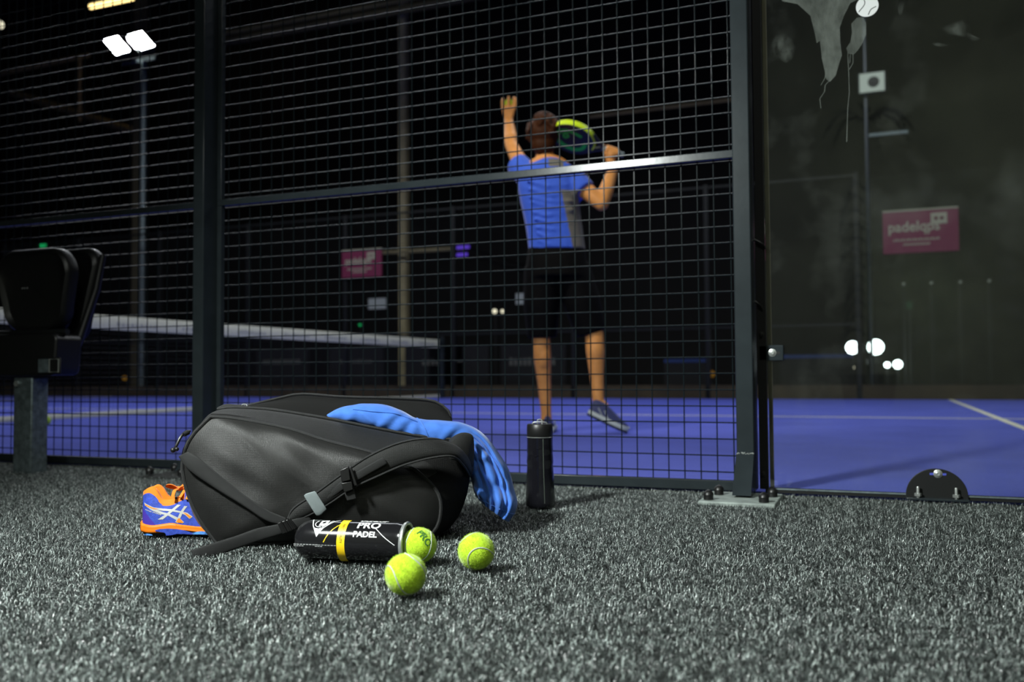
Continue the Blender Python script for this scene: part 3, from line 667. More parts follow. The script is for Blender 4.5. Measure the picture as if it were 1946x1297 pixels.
# ------------------------------------------------------------------ seat at left
SX, SY = -2.558, -.27
t = thing('folding_seat', 'black tip-up court seat on a galvanised post at left', 'seat', (SX, SY, 0), R(0))
b = MB(); b.box((-.052, -.035, -.012), (.045, .04, .36)); b.build('post', 'galv', t, bevel=.006)
b = MB(); hexbolt(b, Matrix.Translation((-.03, -.035, .335)) @ FR, .012, .008, None); b.build('bolt', 'chrome', t, smooth=False)
def rrect(w0, w1, h, r_, n=8):      # rounded outline, w0 bottom half width, w1 top half width
    P = []
    for (cx_, cz_, a0) in ((w0-r_, r_, -90), (w1-r_, h-r_, 0), (-w1+r_, h-r_, 90), (-w0+r_, r_, 180)):
        for k in range(n+1): a = R(a0+90*k/n); P.append((cx_+r_*math.cos(a), cz_+r_*math.sin(a)))
    return P
def shell(name, outline, y_fn, dz, depth, mt, inset=.018, rim=.016):
    b = MB(); n = len(outline); cx_ = sum(p[0] for p in outline)/n; cz_ = sum(p[1] for p in outline)/n; rows = []
    for s, dy in ((1.0, depth), (1.0, 0), (.97, -rim*.6), (.93, -rim), (.88, -rim*.5), (.84, 0), (.6, .006), (.3, .010), (.02, .012)):
        rows.append([(cx_+(x-cx_)*s, y_fn(cz_+(z-cz_)*s)+dy, dz+cz_+(z-cz_)*s) for x, z in outline])
    b.grid(rows, closed=True); rows2 = [[(cx_+(x-cx_)*s, y_fn(cz_+(z-cz_)*s)+depth, dz+cz_+(z-cz_)*s) for x, z in outline] for s in (1.0, .02)]
    b.grid(rows2, closed=True, flip=True); return b.build(name, mt, t, merge=1e-5)
shell('backrest', rrect(.165, .215, .365, .07), lambda z: .10+.05*z, .50, .03, 'blackplastic')
shell('seat_pan', rrect(.165, .195, .325, .10), lambda z: .02-.09*z+.10*z*z, .53, .035, 'blackplastic')
for s in (-1, 1):
    b = MB(); b.tube([(s*.15, .05, .42), (s*.165, .08, .52), (s*.205, .115, .70), (s*.222, .13, .835)], [.016, .016, .015, .012], 10); b.build('back_bar', 'blackplastic', t)
b = MB(); b.prism(rrect(.175, .185, .16, .03), -.05, .07, M=Matrix.Translation((0, 0, .365))); b.build('hinge_housing', 'blackplastic', t, bevel=.008)
b = MB(); b.tube([(-.19, -.005, .53), (.19, -.005, .53)], .012, 10); b.build('hinge_rod', 'blackmetal', t)
b = MB(); b.box((.10, -.058, .372), (.215, -.052, .432)); npl = b.build('number_plate', 'blackplastic', t, bevel=.003)
b = MB(); b.box((.105, -.0595, .377), (.158, -.0585, .427)); note(b.build('plate_face', 'galv', npl, smooth=False), 'pale left half of the number plate')
b = MB(); b.tube([(.163, -.06, .378), (.209, -.06, .378), (.209, -.06, .426), (.163, -.06, .426)], .0022, 6, closed=True); note(b.build('plate_outline', 'card', npl), 'pale outline of the right half')
b = MB()
for x_ in (.0, .012, .026): b.box((x_-.04, -.0145, .70), (x_-.034, -.0135, .706))
b.build('maker_mark', 'greyprint', t, smooth=False)
# ------------------------------------------------------------------ sports bag
BA = R(28); AX = np.array([math.cos(BA), math.sin(BA), 0]); BX = np.array([-math.sin(BA), math.cos(BA), 0]); BO = np.array([-.672, -1.19, 0])
def bagp(px, py, b):
    d = ray(px, py); t_ = ((BO+b*BX-CAM)@BX)/(d@BX); q = CAM+t_*d-BO; return (q@AX, b, q[2])
bag = thing('sports_bag', 'large black sports bag lying open on the turf', 'bag', tuple(BO), BA)
def seg(parts, n=(14, 12, 26, 14)):
    out = []
    for P, k in zip(parts, n): out.append(resample(catmull(P, 6), k+1)[:-1])
    return np.concatenate(out)
K = {}
K[.02] = seg(([(-.177, .006), (0, .004), (.266, .006)], [(.266, .006), (.288, .035), (.294, .079), (.281, .113), (.24, .153)],
              [(.24, .153), (.2, .172), (.138, .194), (.049, .218), (-.018, .241), (-.084, .257), (-.15, .269), (-.191, .272)],
              [(-.191, .272), (-.226, .236), (-.245, .198), (-.247, .154), (-.232, .099), (-.208, .050), (-.177, .006)]))
def key(top, dr=0, dl=0, ins=0):
    r_ = [(.31+dr-ins, .003), (.343+dr-ins, .05), (.362+dr-ins, .12), (.357+dr-ins, top[0][1]-.025), top[0]]
    l_ = [top[-1], (-.238+dl+ins, top[-1][1]-.035), (-.255+dl+ins, .19), (-.257+dl+ins, .12), (-.245+dl+ins, .05), (-.20+dl+ins, .003)]
    return seg(([(-.20+dl+ins, .003), (.05, .003), (.31+dr-ins, .003)], r_, top, l_))
T10 = [(.340, .207), (.252, .217), (.158, .235), (.065, .255), (-.016, .27), (-.096, .282), (-.181, .285), (-.215, .272)]
low = lambda T, d: [(x, z-d*min(1, max(0, (x+.16)/.06))*min(1, max(0, (.345-x)/.02))) for x, z in T]
LOBE = [(.318, .272), (.285, .297), (.2, .304), (.064, .308), (-.029, .315), (-.084, .304), (-.145, .288), (-.212, .268)]
mid = lambda A_, B_, s: [(a[0]*(1-s)+b[0]*s, a[1]*(1-s)+b[1]*s) for a, b in zip(A_, B_)]
seqb = [(.02, K[.02]), (.035, .75*K[.02]+.25*key(T10)), (.06, .4*K[.02]+.6*key(T10)), (.085, .1*K[.02]+.9*key([(x, z+.003) for x, z in T10])), (.102, key([(x, z+.002) for x, z in T10])), (.110, key(low(T10, .012))), (.113, key(low(T10, .06))),
        (.15, key(low(T10, .075))), (.19, key(low(T10, .06))), (.198, key(low(mid(T10, LOBE, .2), .02))), (.204, key(mid(T10, LOBE, .35))), (.215, key(mid(T10, LOBE, .75), -.022)), (.235, key(mid(T10, LOBE, .95), -.032)), (.255, key(LOBE, -.036)), (.28, key([(x, z-.004) for x, z in LOBE], -.042, .006)), (.30, key([(x*.97, z-.022) for x, z in LOBE], -.06, .03)), (.308, key([(x*.85, z*.85) for x, z in LOBE], -.08, .08))]
rows = []
for b_, o in seqb: rows.append([(p[0], b_, max(p[1], .003)) for p in o])
mb = MB(); mb.grid(rows, closed=True)
c = np.mean([r_ for r_ in rows[-1]], 0); mb.add(rows[-1]+[tuple(c)], [(k, (k+1) % len(rows[-1]), len(rows[-1])) for k in range(len(rows[-1]))])
# open shoe pocket at the left end, zip band and darker end gusset, opening and back lobe by place
nv = len(rows[0]); V = mb.v; keep = []; mis = []
mats = ['bagfab', 'bagtop', 'bagdark']
for f in mb.f:
    cxm = sum(V[i][0] for i in f)/len(f); cbm = sum(V[i][1] for i in f)/len(f); czm = sum(V[i][2] for i in f)/len(f)
    if cxm < -.19 and .055 < cbm < .235 and czm < .15: continue
    keep.append(f); k = 0
    if czm > .17 and cbm < .106 and cxm < .33: k = 1
    if cxm > .27 and czm < .25: k = 2
    if cbm > .106 and czm > .10: k = 2
    mis.append(k)
mb.f = keep; mb.mi = mis; mb.mats = mats
body = mb.build('body', None, bag, subdiv=1)
# padded front pocket
out = K[.02]; cen = np.array([.02, .125]); rows = []
NR = 13
for i in range(NR):
    s = 1-i/(NR-.5); rr = []
    for p in out:
        q = cen+(p-cen)*s
        bulge = .030*(1-s**4)**.7+.010*(1-s**2)
        wr = .0022*math.sin(q[0]*38+q[1]*21)*math.sin(q[1]*47-q[0]*13)+.0012*math.sin(q[0]*70+q[1]*95)
        # crease running down from the upper left
        wr += .004*math.exp(-((q[0]+.09+.55*(q[1]-.2))/.018)**2)*max(0, min(1, (q[1]-.1)/.1))
        wr -= .003*math.exp(-((q[0]-.02+.9*(q[1]-.16))/.02)**2)
        rr.append((q[0], .02-bulge-(wr*(1-s**6)), max(q[1], .004)))
    rows.append(rr)
mb = MB(); mb.grid(rows, closed=True, flip=True); cc = np.mean(rows[-1], 0); n = len(out); mb.add(rows[-1]+[tuple(cc)], [(k, n, (k+1) % n) for k in range(n)])
fp = mb.build('front_pocket', 'bagfab', bag, subdiv=1, merge=1e-6)
mb = MB(); mb.tube([(p[0], .019, max(p[1], .005)) for p in out], .0042, 8, closed=True); note(mb.build('piping', 'webbing', fp), 'raised piping round the front pocket')
zt = K[.02][27:60]
mb = MB(); mb.tube([(p[0]-.001, .038, p[1]+.0035) for p in zt], .0030, 6); mb.tube([(p[0], .030, p[1]+.002) for p in zt], .0022, 6); note(mb.build('zip', 'blackplastic', fp), 'glossy black coil zip')
mb = MB(); lip = [(p[0], .104, p[1]+.003) for p in key(T10)[26:52]]; mb.tube(lip, .0035, 8); mb.build('opening_hem', 'webbing', body)
mb = MB(); lip = [(p[0], .232, p[1]+.002) for p in key(mid(T10, LOBE, .95), -.032)[25:53]]; mb.tube(lip, .003, 8); mb.build('lid_piping', 'webbing', body)
# raised corner of the opening at the right end
rowsP = [[(852, 838, .085), (864, 828, .088), (876, 822, .090), (888, 822, .094), (899, 826, .102)], [(850, 846, .062), (862, 838, .068), (876, 834, .074), (890, 836, .082), (901, 840, .100)], [(850, 858, .050), (864, 854, .056), (878, 854, .064), (892, 858, .076), (901, 864, .098)], [(852, 876, .046), (868, 876, .052), (882, 880, .062), (894, 886, .078), (899, 894, .100)]]
mb = MB(); mb.grid([[bagp(*p) for p in r_] for r_ in rowsP]); mb.build('opening_corner', 'bagtop', bag, solid=.008, subdiv=2)
# zip pull on top left
mb = MB(); P = [bagp(415, 778, .13), bagp(430, 772, .13), bagp(447, 773, .13), bagp(462, 773, .13)]; mb.tube(catmull(P, 4), .0045, 8); zp = mb.build('zip_pull', 'webbing', bag)
mb = MB(); p = Vector(bagp(464, 772, .128)); mb.tube([p+Vector((math.cos(a)*.006, 0, math.sin(a)*.004)) for a in np.linspace(0, 2*PI, 12)[:-1]], .0014, 6, closed=True); note(mb.build('zip_ring', 'chrome', zp), 'bright metal zip ring')
# cord puller at left
mb = MB(); P = [bagp(361, 820, .03), bagp(352, 822, .02), bagp(343, 832, .01), bagp(336, 846, .005), bagp(332, 854, .005)]; mb.tube(catmull(P, 5), .0030, 8)
cp = mb.build('cord_puller', 'blackplastic', bag); mb = MB(); p = bagp(358, 822, .02); mb.tube([p, bagp(349, 827, .012)], [.0052, .0046], 10); mb.build('cord_sleeve', 'blackplastic', cp); mb = MB(); mb.ball(bagp(329, 856, .004), .0055, 8); mb.ball(bagp(336, 854, .004), .0045, 8); mb.build('cord_knot', 'blackplastic', cp)
# straps
def strap(top, bot, name, mt, parent, th=.006, n=8, edge=None):
    A_ = catmull([bagp(*p) for p in top], n); B_ = catmull([bagp(*p) for p in bot], n); m_ = MB()
    m_.grid([A_, [a*.67+b*.33+np.array([0, -th*.35, 0]) for a, b in zip(A_, B_)], [a*.33+b*.67+np.array([0, -th*.35, 0]) for a, b in zip(A_, B_)], B_])
    o = m_.build(name, mt, parent, solid=th, subdiv=1)
    if edge:
        m_ = MB(); m_.tube([(p[0], p[1]-th*.4, p[2]) for p in A_], edge, 7); m_.tube([(p[0], p[1]-th*.4, p[2]) for p in B_], edge, 7); m_.build('strap_piping', 'webbing', o)
    return o
pad = strap([(548, 985, -0.020), (560, 965, -0.023), (600, 938, -0.028), (648, 903, -0.032), (700, 868, -0.024), (760, 842, -0.016), (820, 834, 0.004), (862, 846, 0.040), (886, 868, 0.070), (896, 892, 0.110)],
            [(552, 992, -0.018), (590, 978, -0.024), (628, 956, -0.028), (670, 928, -0.032), (712, 908, -0.033), (768, 884, -0.026), (822, 870, -0.016), (860, 868, 0.002), (880, 884, 0.040), (893, 905, 0.100)], 'shoulder_strap', 'bagtop', bag, .011, 8, .0026)
strap([(575, 966, -0.030), (620, 935, -0.036), (655, 910, -0.040), (700, 884, -0.042), (728, 868, -0.040)], [(592, 972, -0.030), (634, 945, -0.036), (664, 924, -0.040), (712, 896, -0.042), (737, 882, -0.040)], 'webbing_band', 'webbing', pad, .003)
note(strap([(577, 942, -0.038), (582, 938, -0.039), (599, 933, -0.040)], [(602, 982, -0.034), (610, 980, -0.035), (622, 969, -0.036)], 'reflective_patch', 'reflect', pad, .003), 'grey reflective patch')
def slab(P, name, mt, parent, th, bev=.0015):
    P3 = [np.array(bagp(*p)) for p in P]; n = len(P3); m_ = MB(); q = [p+np.array([0, -th, 0]) for p in P3]
    m_.add(P3+q, [tuple(range(n)), tuple(reversed(range(n, 2*n)))]+[(i, i+n, (i+1) % n+n, (i+1) % n) for i in range(n)]); return m_.build(name, mt, parent, bevel=bev)
bk = slab([(647, 893, -0.040), (663, 886, -0.041), (667, 912, -0.041), (650, 916, -0.040)], 'side_buckle', 'blackplastic', pad, .012)
slab([(649, 918, -0.040), (669, 914, -0.040), (672, 930, -0.040), (655, 936, -0.040)], 'buckle_clip', 'blackplastic', bk, .010)
slab([(655, 938, -0.038), (673, 930, -0.038), (678, 948, -0.036), (660, 952, -0.036)], 'buckle_webbing', 'webbing', bk, .006)
slab([(664, 887, -0.044), (668, 886, -0.044), (680, 922, -0.046), (674, 924, -0.046)], 'buckle_lever', 'blackplastic', bk, .008)
tail = strap([(585, 975, -0.026), (560, 986, -0.028), (530, 996, -0.030), (490, 1004, -0.032), (450, 1018, -0.045), (405, 1032, -0.061), (362, 1046, -0.070)], [(594, 992, -0.024), (566, 1006, -0.026), (536, 1016, -0.028), (497, 1028, -0.031), (456, 1042, -0.044), (414, 1056, -0.059), (370, 1064, -0.070)], 'strap_tail', 'webbing', bag, .0035)
ll = slab([(528, 994, -0.032), (552, 985, -0.032), (566, 1003, -0.030), (538, 1015, -0.030)], 'ladder_lock', 'blackplastic', tail, .009)
mb = MB()
for s in (.25, .55, .8):
    p = np.array(bagp(528+24*s, 994-9*s, -.043)); q = np.array(bagp(538+28*s, 1015-12*s, -.041)); mb.tube([p, q], .0018, 6)
mb.build('lock_bar', 'blackplastic', ll)
strap([(358, 858, -0.008), (380, 872, -0.020), (420, 905, -0.022), (470, 945, -0.026), (510, 970, -0.026), (545, 985, -0.024)], [(338, 868, 0.000), (360, 895, -0.010), (410, 930, -0.018), (462, 962, -0.024), (505, 990, -0.025), (540, 1000, -0.024)], 'side_strap', 'webbing', bag, .003)

# ------------------------------------------------------------------ blue hooded top hanging out of the bag
hd = thing('blue_hoodie', 'bright blue jersey top spilling out of the black bag', 'clothing', tuple(BO), BA)
# stations: upper and lower edge of each cross-section, depth inside the bag, half depth
ST = [((620, 789), (630, 797), .150, .016), ((645, 776), (660, 803), .150, .034), ((672, 769), (694, 812), .150, .044), ((705, 768), (722, 820), .150, .048), ((740, 772), (750, 828), .150, .048), ((770, 784), (776, 836), .150, .046), ((800, 798), (802, 842), .148, .044), ((838, 799), (834, 848), .146, .046), ((872, 803), (862, 850), .158, .046), ((905, 816), (880, 852), .170, .046), ((932, 838), (886, 864), .174, .046), ((952, 868), (889, 882), .170, .050), ((968, 898), (892, 900), .166, .054), ((978, 930), (896, 918), .160, .056), ((982, 955), (901, 934), .138, .054), ((976, 978), (905, 943), .136, .048), ((967, 993), (909, 950), .134, .040)]
cs = catmull([np.r_[np.array(bagp(*a_, b_)), np.array(bagp(*c_, b_)), h_] for a_, c_, b_, h_ in ST], 7); rows = []; NA = 150
tri = lambda x: 2*abs((x/(2*PI)) % 1-.5)*2-1
for i, s in enumerate(cs):
    u = i/(len(cs)-1); ctr = (s[:3]+s[3:6])/2; nv_ = (s[:3]-s[3:6])/2; hang = min(1, max(0, (u-.5)/.12)); rr = []
    for k in range(NA):
        th = 2*PI*k/NA; ca, sa = math.cos(th), math.sin(th)
        w_ = min(1, max(0, (u-.52)/.10)); dep = 0
        for v0, v1, wd_, am in ((.72, .50, .24, .012), (.36, .30, .15, -.014), (-.02, .08, .22, .016), (-.42, -.26, .15, -.015), (-.78, -.60, .18, .010)):
            vc = v0+(v1-v0)*(u-.55)/.4+.05*math.sin(14*u+v0*9); dep += w_*am*math.exp(-((sa-vc)/wd_)**2)
        dep += w_*.010*math.exp(-((u-.66-.10*sa*sa)/.018)**2)*(1 if sa < .4 else .3)-w_*.006*math.exp(-((u-.80+.05*sa)/.02)**2)
        for uc, sl, am in ((.10, .05, .010), (.16, -.04, -.008), (.23, .07, .012), (.29, .05, -.012), (.345, .03, .012), (.40, -.05, -.010), (.46, .04, .010), (.51, .05, -.008)):
            dep += (1-w_)*am*.40*math.exp(-((u-uc-sl*sa)/.020)**2)
        p = ctr+nv_*math.copysign(abs(sa)**.85, sa)*(1+(1-w_)*dep*8*abs(sa)+.03*math.sin(37*u))+np.array([0, 1, 0])*(s[6]*math.copysign(abs(ca)**.8, ca)+math.copysign(dep, ca)*min(1, abs(ca)*3))
        rr.append((p[0], p[1], max(p[2], .010)))
    rows.append(rr)
mb = MB(); mb.grid(rows, closed=True)
for r_ in (0, -1):
    cc = tuple(np.mean(rows[r_], 0)); mb.add(rows[r_]+[cc], [(k, (k+1) % NA, NA) for k in range(NA)])
hb = mb.build('body', 'hood', hd, subdiv=1, merge=1e-6)
def onsurf(u, th, off=.0012):
    i = u*(len(rows)-1); i0 = int(min(i, len(rows)-2)); f_ = i-i0; k = th/(2*PI)*NA; k0 = int(k) % NA; g_ = k-int(k); k1 = (k0+1) % NA
    P = np.array(rows[i0][k0])*(1-f_)*(1-g_)+np.array(rows[i0+1][k0])*f_*(1-g_)+np.array(rows[i0][k1])*(1-f_)*g_+np.array(rows[i0+1][k1])*f_*g_
    cc = np.mean(rows[i0], 0); d_ = P-cc; return tuple(P+d_/np.linalg.norm(d_)*off)
mb = MB(); mb.tube([onsurf(.12+.24*s, PI*(.80+.06*math.sin(s*5)), .0012) for s in np.linspace(0, 1, 26)], .0013, 6); mb.tube([onsurf(.36+.05*s, PI*(.5+.75*s), .0005) for s in np.linspace(0, 1, 16)], .0014, 6)
mb.tube([onsurf(.93, 2*PI*s, .0004) for s in np.linspace(.02, .98, 40)], .0013, 6); mb.build('stitched_seam', 'hood', hb)

# ------------------------------------------------------------------ court shoe, heel sticking out of the bag
sh = thing('court_shoe', 'blue and orange court shoe sticking heel first out of the black bag', 'shoe', (-1.089, -1.200, .004), R(24))
SL = .285
def cv(x, P): return float(np.interp(x, [p[0] for p in P], [p[1] for p in P]))
def sm(P): Q = np.array(catmull([(p[0], p[1]) for p in P], 8)); return [tuple(q) for q in Q]
WID = sm([(0, .012), (.008, .027), (.03, .036), (.07, .037), (.11, .037), (.15, .043), (.19, .048), (.23, .045), (.26, .034), (.278, .018), (.285, .006)])
RIM = sm([(0, .094), (.012, .101), (.022, .102), (.034, .094), (.046, .078), (.056, .073), (.070, .074), (.085, .081), (.10, .088), (.115, .092)])
TOPL = sm([(.085, .108), (.099, .121), (.115, .117), (.155, .095), (.20, .074), (.24, .058), (.27, .044), (.285, .024)])
MIDT = sm([(0, .030), (.03, .026), (.055, .029), (.075, .031), (.10, .025), (.15, .021), (.22, .022), (.26, .026), (.285, .028)])
BOT = sm([(0, .009), (.012, .002), (.03, .001), (.07, .003), (.10, .006), (.13, .003), (.16, .003), (.22, .003), (.26, .007), (.285, .016)])
def wallw(x, s): return cv(x, WID)*(1.0-.10*s-.20*s*s)
xs_ = list(np.linspace(0.0005, .03, 22))+list(np.linspace(.0315, .13, 62))+list(np.linspace(.134, .24, 20))+list(np.linspace(.246, .2845, 8))
upper, lining = [], []
for x in xs_:
    zb = cv(x, MIDT)-.004; zr = cv(x, RIM) if x < .099 else cv(x, TOPL)*.80; L = []
    op = x < .099
    for s in np.linspace(0, 1, 34): L.append((x, -wallw(x, s), zb+(zr-zb)*s))
    W1 = wallw(x, 1)
    if op:
        f_ = max(0, (x-.076)/.023); fl = .036+f_*.05*f_
        inner = [(x+.006*max(0, 1-x/.06)**1.5, -W1+.001, zr+.003), (x+.010*max(0, 1-x/.06)**1.5, -W1+.005, zr+.0045), (x+.013*max(0, 1-x/.06)**1.5, -W1+.009, zr+.002), (x+.014*max(0, 1-x/.06)**1.5, -W1*.72+.004, zr-.012), (x+.014*max(0, 1-x/.06)**1.5, -W1*.62, (zr+fl)/2), (x+.012*max(0, 1-x/.06)**1.5, -W1*.5, fl+.006), (x+.012*max(0, 1-x/.06)**1.5, 0, fl)]
    else:
        zt_ = cv(x, TOPL); inner = []
        for s in np.linspace(.14, 1, 7):
            a_ = s*PI/2; inner.append((x, -W1*math.cos(a_), zr+(zt_-zr)*math.sin(a_)))
    half = L+inner; upper.append(half+[(p[0], -p[1], p[2]) for p in half[-2::-1]])
nU = len(upper[0]); mb = MB(); mb.grid(upper)
tipc = tuple(np.mean(upper[-1], 0)); mb.add(upper[-1]+[tipc], [(k, k+1, nU) for k in range(nU-1)]); heelc = tuple(np.mean(upper[0][:34]+upper[0][-34:], 0))
mb.add([upper[0][i] for i in range(34)]+[upper[0][nU-1-i] for i in range(34)], [(i, i+1, 35+i, 34+i) for i in range(33)])
mb.mats = ['shoeblue', 'orange', 'shoepurple']
mi = []
for f in mb.f:
    cs_ = [mb.v[i] for i in f]; x = sum(p[0] for p in cs_)/len(cs_); z = sum(p[2] for p in cs_)/len(cs_); y = sum(p[1] for p in cs_)/len(cs_); k = 0
    rimz = cv(x, RIM) if x < .099 else 9
    w_ = wallw(x, 1)
    if x < .099 and (z > rimz-.0085 or abs(y) < w_-.0005 and z > cv(x, MIDT)+.006 and x > .012): k = 1
    if k == 0 and z < .064-1.05*x and x < .042: k = 2
    mi.append(k)
mb.mi = mi; up_ = mb.build('upper', None, sh)
def wall_pt(x, z, off=.0010):
    zb = cv(x, MIDT)-.004; zr = cv(x, RIM) if x < .099 else cv(x, TOPL)*.80; s = min(1.05, max(0, (z-zb)/(zr-zb))); return (x, -wallw(x, s)-off, z)
def decal(poly, name, mt, parent, off, grow=0):
    b_ = bmesh.new(); vs_ = [b_.verts.new((x, z, 0)) for x, z in poly]; b_.faces.new(vs_); bmesh.ops.triangulate(b_, faces=b_.faces[:])
    for ax in (0, 1):
        lo = min(v.co[ax] for v in b_.verts); hi = max(v.co[ax] for v in b_.verts)
        for c_ in np.arange(lo+.003, hi, .003): bmesh.ops.bisect_plane(b_, geom=b_.verts[:]+b_.edges[:]+b_.faces[:], plane_co=(c_, c_, 0), plane_no=(1, 0, 0) if ax == 0 else (0, 1, 0))
    b_.verts.index_update(); m_ = MB(); m_.add([wall_pt(v.co.x, v.co.y, off) for v in b_.verts], [tuple(v.index for v in f.verts) for f in b_.faces]); b_.free(); return m_
zf = lambda P: [((x-215)/7858, (1060-y)/7858) for x, y in P]
mb = MB()
for P in ([(275, 495), (300, 505), (470, 575), (640, 600), (790, 612), (950, 648), (1060, 672), (1158, 742), (1104, 780), (1030, 715), (930, 672), (780, 646), (640, 636), (470, 618), (300, 548)],
          [(300, 545), (470, 602), (640, 660), (760, 690), (880, 745), (960, 790), (1012, 838), (980, 856), (880, 800), (740, 722), (600, 690), (440, 628)],
          [(878, 533), (938, 540), (790, 660), (640, 785), (550, 785), (690, 690)], [(1000, 558), (1054, 560), (985, 660), (945, 760), (900, 852), (858, 830), (900, 745), (935, 660)]):
    d_ = decal(zf(P), 's', None, None, .0007); mb.add(d_.v, d_.f, 'silverprint')
for P in ([(296, 520), (460, 582), (560, 606), (480, 606), (310, 545)], [(985, 662), (1055, 688), (1140, 742), (1102, 768), (1040, 712)], [(905, 770), (930, 765), (1000, 835), (980, 848), (910, 840), (872, 828)]):
    d_ = decal(zf(P), 's', None, None, .0011); mb.add(d_.v, d_.f, 'orange')
note(mb.build('side_stripes', None, up_), 'silver crossing stripes edged over orange')
mb = MB()
for k in range(11):
    x0 = 315+k*26+(14 if k > 4 else 0); y0 = 604+k*8.5; d_ = decal(zf([(x0, y0), (x0+17, y0+6), (x0+13, y0+22), (x0-4, y0+16)]), 's', None, None, .0007); mb.add(d_.v, d_.f, 'silverprint')
note(mb.build('model_lettering', None, up_), 'tiny silver lettering')
mb = MB(); p = wall_pt(*zf([(838, 425)])[0], 0); mb.lathe([(.0028, 0), (.0028, .0012), (0, .0012)], 12, M=Matrix.Translation(p) @ FR); note(mb.build('eyelet', 'outsole', up_), 'dark lace eyelet')
rows = []
for x in xs_:
    zt_ = cv(x, MIDT); zb = cv(x, BOT)+.0005; w_ = cv(x, WID)+.0035; xx = x-.003 if x < .01 else x
    prof = [(-w_*.96, zt_), (-w_*1.03, zt_*.7+zb*.3), (-w_*1.0, zt_*.55+zb*.45), (-w_*1.05, zt_*.3+zb*.7), (-w_*.98, zb)]
    rows.append([(xx, y, z) for y, z in prof]+[(xx, -y, z) for y, z in prof[::-1]])
mb = MB(); mb.grid(rows, closed=True)
for r_ in (0, -1): mb.add(rows[r_], [tuple(range(10))])
ms = mb.build('midsole', 'midsole', sh, subdiv=1)
def sole_pt(x, z, off):
    w_ = (cv(x, WID)+.0035)*1.045; return (x, -w_-off, z)
mb = MB(); P = zf([(525, 960), (600, 940), (760, 935), (900, 945), (1040, 970), (1150, 1005), (1230, 1012), (1180, 1040), (1050, 1035), (900, 1030), (800, 1050), (715, 1055), (712, 1030), (690, 1005), (600, 990), (530, 975)])
b_ = bmesh.new(); b_.faces.new([b_.verts.new((x, z, 0)) for x, z in P]); bmesh.ops.triangulate(b_, faces=b_.faces[:])
for c_ in np.arange(.04, .13, .005): bmesh.ops.bisect_plane(b_, geom=b_.verts[:]+b_.edges[:]+b_.faces[:], plane_co=(c_, 0, 0), plane_no=(1, 0, 0))
b_.verts.index_update(); mb.add([sole_pt(v.co.x, v.co.y, .0012) for v in b_.verts], [tuple(v.index for v in f.verts) for f in b_.faces]); b_.free()
note(mb.build('arch_insert', 'shoeblue', ms), 'blue arch insert')
rows = []
for x in xs_:
    zb = cv(x, BOT); w_ = cv(x, WID)-.0015; rows.append([(x, -w_, zb+.005), (x, -w_*1.02, zb+.001), (x, -w_*.9, zb-.003), (x, w_*.9, zb-.003), (x, w_*1.02, zb+.001), (x, w_, zb+.005)])
mb = MB(); mb.grid(rows, closed=True); mb.add(rows[0], [tuple(range(6))]); mb.add(rows[-1], [tuple(range(6))]); ou = mb.build('outsole', 'outsole', sh)
for (xa, xb, z0, z1) in ((.012, .034, .001, .005), (.122, .165, .003, .010)):
    n = 10; mb = MB(); mb.grid([[sole_pt(x, z0+(0 if j == 0 else (z1-z0)*math.sin(PI*(.15+.7*i/n))), .0015) for i, x in enumerate(np.linspace(xa, xb, n+1))] for j in (0, 1)])
    note(mb.build('sole_patch', 'solepatch', ou), 'mottled blue sole edge')
# laces: bow and tongue
mb = MB()
def flat(P, w_, th=.0018):
    C_ = catmull([(p[0]-.016, p[1], p[2]+.001) for p in P], 6); mb.tube(C_, w_, 8, squash=.35)
flat([(.098, -.012, .098), (.088, -.018, .107), (.078, -.022, .110), (.074, -.018, .106), (.084, -.012, .102), (.098, -.008, .100)], .0045)
flat([(.098, -.006, .100), (.108, .004, .112), (.118, .008, .122), (.126, .006, .120), (.118, .0, .108), (.102, -.006, .100)], .0045)
flat([(.098, -.014, .098), (.112, -.024, .106), (.126, -.028, .104), (.128, -.026, .096), (.112, -.020, .096)], .0045)
flat([(.096, -.014, .099), (.094, -.030, .098), (.0925, -.036, .090), (.092, -.0385, .081)], .0042)
mb.ball((.082, -.011, .100), (.007, .007, .005), 8)
flat([(.106, -.034, .082), (.110, -.024, .092), (.116, 0, .112), (.112, .024, .094)], .0038); flat([(.122, -.036, .078), (.125, -.02, .094), (.130, 0, .110), (.126, .026, .092)], .0038)
note(mb.build('laces', 'orange', sh), 'orange laces tied in a bow')

# ------------------------------------------------------------------ ball tube
pL, pR = on_z(566, 1025, .0385), on_z(777, 1027, .0385); pR = pR+np.array([.010, -.026, 0]); dC = pR-pL; LC = np.linalg.norm(dC); angC = math.atan2(dC[1], dC[0])
can = thing('ball_tube', 'glossy black ball tube lying open in front of the bag', 'tube', (pL[0], pL[1], .0385), angC)
RC = .0380; MX = Matrix.Rotation(R(90), 4, 'Y')
prof = [(0, 0), (.012, .0005), (.022, .003), (.030, .009), (.0355, .018), (RC, .030), (RC, .06), (RC, LC-.016), (RC-.0015, LC-.010), (RC-.001, LC-.004), (RC-.003, LC-.004), (RC-.004, LC-.05), (RC-.004, .06), (.02, .05), (0, .05)]
mb = MB(); mb.lathe(prof, 64, M=MX); cb = mb.build('body', 'can', can)
mb = MB(); mb.lathe([(RC-.002, LC-.006), (RC+.0008, LC-.003), (RC+.0018, LC-.0005), (RC+.0014, LC+.0020), (RC-.001, LC+.0035), (RC-.0045, LC+.002), (RC-.0052, LC-.004), (RC-.002, LC-.006)], 64, M=MX); note(mb.build('rim', 'chrome', can), 'bright metal rim')
ANGV = R(10.4)
def cpt(xm, ym, off=.0004):      # xm along the tube, ym arc length above the side facing the camera
    a_ = ym/RC; return (xm, -(RC+off)*math.cos(a_), (RC+off)*math.sin(a_))
